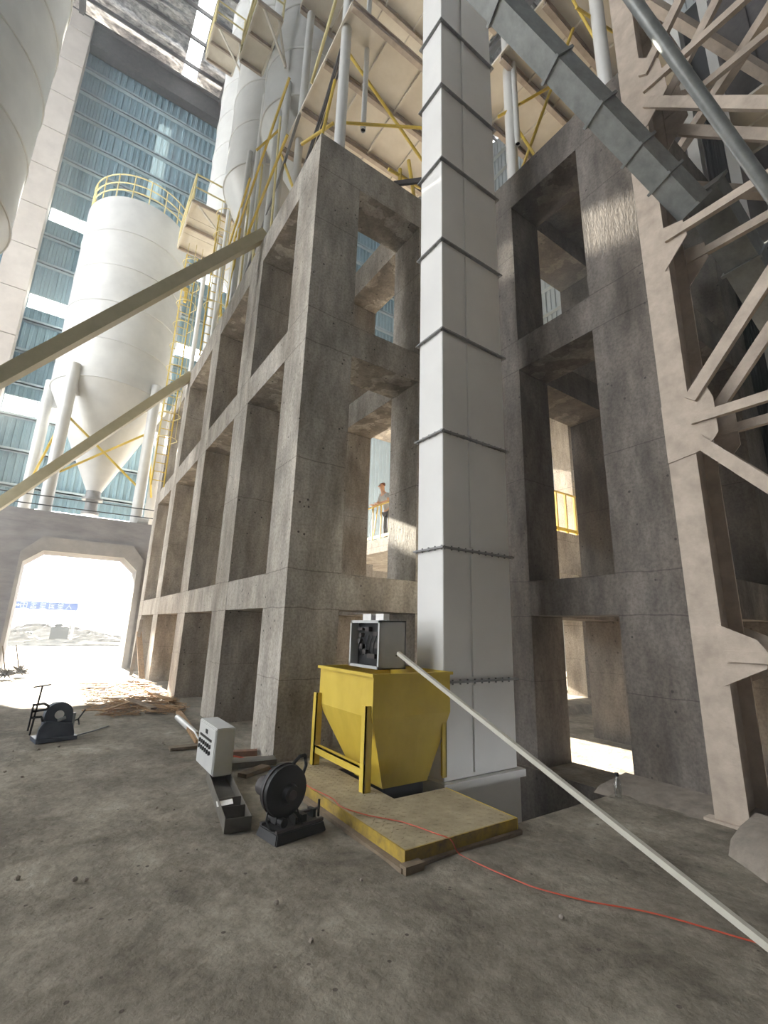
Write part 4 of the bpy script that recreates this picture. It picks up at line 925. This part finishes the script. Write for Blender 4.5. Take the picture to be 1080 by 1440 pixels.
# ================================================================== FLOOR CLUTTER
def clutter():
    rnd = random.Random(3)
    for i in range(34):
        x = rnd.uniform(.95, 2.25); y = rnd.uniform(10.0, 14.6); L = rnd.uniform(.25, .9); a = rnd.uniform(0, math.pi)
        dx, dy = math.cos(a)*L/2, math.sin(a)*L/2
        x = min(x, 2.38-abs(dx)-.03); z = rnd.uniform(.045, .11)
        tag(MB().bar((x-dx, y-dy, z), (x+dx, y+dy, z+rnd.uniform(-.01, .02)), rnd.uniform(.04, .11), .018).build('scrap_lath', 'timber'), 'thin broken wooden lath in the sunlit scrap pile beside the tower', 'wood scrap', 'laths in the scrap pile')
    m = MB()
    for i in range(1600):
        x = rnd.uniform(.75, 2.38); y = rnd.uniform(9.7, 15.0)
        if (x-.75)/.9+(y-9.7)/5 < .25: continue
        a = rnd.uniform(0, 6.28); L = rnd.uniform(.03, .14); z = rnd.uniform(.012, .07)
        m.bar((x-math.cos(a)*L, y-math.sin(a)*L, z), (x+math.cos(a)*L, y+math.sin(a)*L, z+rnd.uniform(-.01, .03)), .014, .006)
    tag(m.build('wood_shavings', 'timber'), 'loose pale wood shavings scattered around the scrap pile', 'shavings', kind='stuff')
    tag(MB().bar((1.95, 12.2, .13), (2.15, 10.5, .10), .09, .03).build('timber_batten', 'timber'), 'longer pale batten on top of the scrap pile beside the column', 'plank')
    tag(MB().bar((1.45, 10.9, .14), (1.75, 9.95, .08), .12, .03).build('timber_batten', 'oldtimber'), 'dark short batten at the near edge of the scrap pile', 'plank')
    tag(MB().bar((2.30, 10.05, .05), (1.60, 10.35, .09), .10, .04).build('timber_batten', 'timber'), 'pale board lying crosswise at the near end of the scrap pile', 'plank')
    tag(MB().bar((2.34, 15.8, .02), (2.36, 17.9, 1.3), .16, .03).build('leaning_board', 'timber'), 'pale board leaning against the tower near the tunnel', 'plank')
    tag(MB().bar((2.18, 16.9, .02), (2.40, 18.0, 1.7), .10, .03).build('leaning_board', 'oldtimber'), 'narrow dark board leaning against the tower near the tunnel', 'plank')
    tag(MB().tube((1.98, 9.05, .05), (1.95, 7.55, .05), .045, 16).build('plastic_tube', 'white', smooth=True), 'white plastic tube lying on the floor behind the control box', 'tube')
    tag(MB().bar((2.13, 9.7, .03), (1.86, 7.05, .06), .09, .05).build('timber_batten', 'timber'), 'long pale batten lying beside the white plastic tube', 'plank')
    tag(MB().bar((1.48, 6.99, .03), (1.9, 6.97, .03), .14, .035).build('timber_batten', 'oldtimber'), 'dark short board poking out left of the control box', 'plank')
    tag(MB().bar((1.86, 5.86, .05), (2.42, 5.74, .06), .20, .06).build('channel_offcut', 'tray'), 'grey steel channel offcut lying between control box and column', 'offcut')
    tag(MB().bar((1.92, 5.42, .03), (2.26, 5.62, .03), .12, .05).build('channel_offcut', 'oldtimber'), 'brown timber offcut lying behind the cut-off saw', 'offcut')
    tag(MB().bar((1.85, 6.45, .03), (2.40, 6.30, .03), .11, .06).build('channel_offcut', 'rust'), 'rusty angle offcut at the foot of the corner column', 'offcut')
    tag(MB().path([(1.86, 6.3, .09), (2.0, 6.2, .06), (2.15, 6.15, .03), (2.28, 5.8, .02), (2.3, 5.5, .02)], .009, 8).build('red_wire', 'orange', smooth=True), 'short red wire lying behind the control box', 'wire')
    tag(MB().path([(2.0, 8.1, .02), (1.9, 7.4, .09), (1.8, 6.6, .05), (1.72, 6.0, .30)], .012, 8).build('white_cable', 'white', smooth=True), 'white cable looping behind the control box', 'cable')
    for i in range(46):                     # pebbles and crumbs on the near floor
        x = rnd.uniform(-1.2, 3.0); y = rnd.uniform(1.2, 8.0)
        if 2.1 < x and y > 2.7: continue
        r = rnd.uniform(.008, .022); b = MB()
        b.lathe([(.3*r, 0), (r, .4*r), (.8*r, 1.1*r), (.2*r, 1.4*r)], (x, y), 6)
        b.v = [(p[0]+rnd.uniform(-.2, .2)*r, p[1]+rnd.uniform(-.2, .2)*r, p[2]) for p in b.v]
        tag(b.build('concrete_crumb', 'footing'), 'small concrete crumb lying on the dusty floor', 'stone', 'crumbs on the near floor')
    tag(MB().bar((2.22, 15.1, .06), (1.8, 14.95, .10), .6, .03).build('white_board', 'paper'), 'white sunlit board lying at the far end of the scrap pile', 'board')
    # steel rope railing on the tunnel wall
    for z, lab in ((5.95, 'upper thin black rope strung along the top of the tunnel wall'), (5.62, 'lower thin black rope strung along the top of the tunnel wall')):
        tag(MB().path([(-8, 20.1, z-.05), (-3, 20.1, z-.08), (2.55, 20.1, z)], .02, 6).build('guard_rope', 'black'), lab, 'rope')
    tag(MB().tube((2.0, 20.3, 5.5), (2.4, 20.3, 5.5), .13, 16).build('pipe_stub', 'white', smooth=True), 'short white pipe stub on top of the tunnel wall beside the tower', 'pipe')
clutter()
# besom brooms / dark tufts by the tunnel's left jamb
for x, y, lab in ((-.90, 17.0, 'left dark bristly bundle on the floor by the tunnel jamb'), (-.62, 17.5, 'right dark bristly bundle on the floor by the tunnel jamb')):
    t = thing('bristle_bundle', (x, y, 0), lab, 'brush'); rnd = random.Random(int(x*100)); m = MB()
    for i in range(90):
        a = rnd.uniform(0, 6.28); e = rnd.uniform(.1, 1.3); L = rnd.uniform(.16, .30)
        m.tube((x, y, .14), (x+L*math.cos(a)*math.cos(e), y+L*math.sin(a)*math.cos(e), max(.01, .14+L*math.sin(e)*rnd.choice((-.45, .8)))), .018, 4, .006)
    tag(m.build('bristles', 'bush', t), kind='stuff')
    MB().tube((x, y, .12), (x-.22, y+.4, .85), .018, 8).build('stick', 'oldtimber', t)

# ================================================================== OUTSIDE THE TUNNEL
def outside():
    t = thing('sign_gantry', (-.6, 40, 0), 'blue gantry sign with white characters outside the tunnel', 'sign')
    MB().box(-2.55, 1.15, 39.95, 40.0, 2.30, 2.80).build('panel', 'signblue', t)
    MB().box(1.0, 1.14, 39.98, 40.12, 0, 2.3).build('post', 'steel', t); MB().box(-2.5, -2.36, 39.98, 40.12, 0, 2.3).build('post', 'steel', t)
    def glyph(cx, strokes):
        g = MB()
        for (x0, z0, x1, z1) in strokes: g.bar((cx+x0*.34, 39.93, 2.55+z0*.34), (cx+x1*.34, 39.93, 2.55+z1*.34), .03, .03, up=(0, 1, 0))
        g.build('character', 'signwhite', t)
    H = lambda z, a=-.5, b=.5: (a, z, b, z); Vv = lambda x, a=-.5, b=.5: (x, a, x, b)
    tian = [H(.5), H(0), H(-.5), Vv(-.5), Vv(0), Vv(.5)]
    dense = [H(.45), H(.15, -.35, .35), H(-.15), H(-.5), Vv(0, -.5, .5), (-.1, -.1, -.5, -.5), (.1, -.1, .5, -.5)]
    dense2 = [H(.5, -.4, .4), H(.2, -.4, .4), Vv(-.4, .2, .5), Vv(.4, .2, .5), H(-.05), H(-.25, -.35, .35), H(-.5), Vv(0, -.5, 0)]
    dense3 = [H(.4), Vv(-.4, -.5, .4), H(.1, -.2, .4), H(-.15, -.2, .4), (0, -.2, -.35, -.5), (.15, -.2, .45, -.5), Vv(.1, -.5, .2)]
    ren = [(0, .5, -.05, .1), (-.05, .1, -.5, -.5), (0, .15, .5, -.5)]
    for cx, s in ((-1.93, tian), (-1.4, dense), (-.88, dense2), (-.38, dense3), (.12, dense2), (.62, ren)): glyph(cx, s)
    MB().prism([(-2.46, 2.50), (-2.24, 2.50), (-2.24, 2.44), (-2.13, 2.55), (-2.24, 2.66), (-2.24, 2.60), (-2.46, 2.60)], 'y', 39.9, 39.94).build('arrow', 'signwhite', t)
    rnd = random.Random(5)
    tag(MB().box(-.2, .95, 44, 45, 0, 1.15).box(.0, .5, 44.2, 44.9, 1.15, 1.35).build('site_box', 'black', bevel=.03), 'dark box standing outside below the blue sign', 'box')
    tag(MB().box(-1.65, -1.25, 43, 43.4, 0, .75).build('site_crate', 'black', bevel=.03), 'small dark crate outside left of the larger box', 'crate')
    for cx, cy, rx, ry, h, lab in ((-2.2, 42, 2.2, 1.2, .75, 'rubble mound outside at the left of the tunnel view'), (2.6, 46, 2.4, 1.5, .7, 'rubble mound outside at the right of the tunnel view'), (.2, 38.5, 4.5, .9, .35, 'low dark ridge of soil outside across the tunnel view'), (-.5, 52, 7, 2, 1.1, 'distant rubble mound outside behind the box')):
        m = MB(); n, k = 26, 9; v = []
        for j in range(k+1):
            rr = 1-j/k
            for i in range(n):
                a = 2*math.pi*i/n; nz = 1+rnd.uniform(-.12, .12)
                v.append((cx+rx*rr*nz*math.cos(a), cy+ry*rr*nz*math.sin(a), max(-.02, h*(1-rr**1.6)*(1+rnd.uniform(-.25, .25)) if j else -.03)))
        m.add(v, [(j*n+i, j*n+(i+1)%n, (j+1)*n+(i+1)%n, (j+1)*n+i) for j in range(k) for i in range(n)])
        tag(m.build('rubble_mound', 'rubble'), lab, 'mound')
outside()

# ================================================================== DUST HAZE IN THE HALL
def haze():
    m = bpy.data.materials.new('hall_dust'); m.use_nodes = True; nt = m.node_tree; nt.nodes.remove(nt.nodes['Principled BSDF'])
    v = N(nt, 'ShaderNodeVolumeScatter', Density=.005, Anisotropy=.0); v.inputs['Color'].default_value = (.86, .93, 1, 1)
    nt.links.new(v.outputs[0], nt.nodes['Material Output'].inputs['Volume'])
    o = MB().box(-21.8, 19.6, -14.5, 25.6, -1.5, 34.2).build('hall_haze', m)
    tag(o, 'thin dusty haze hanging in the hall', 'haze', kind='stuff'); o.display_type = 'WIRE'
haze()
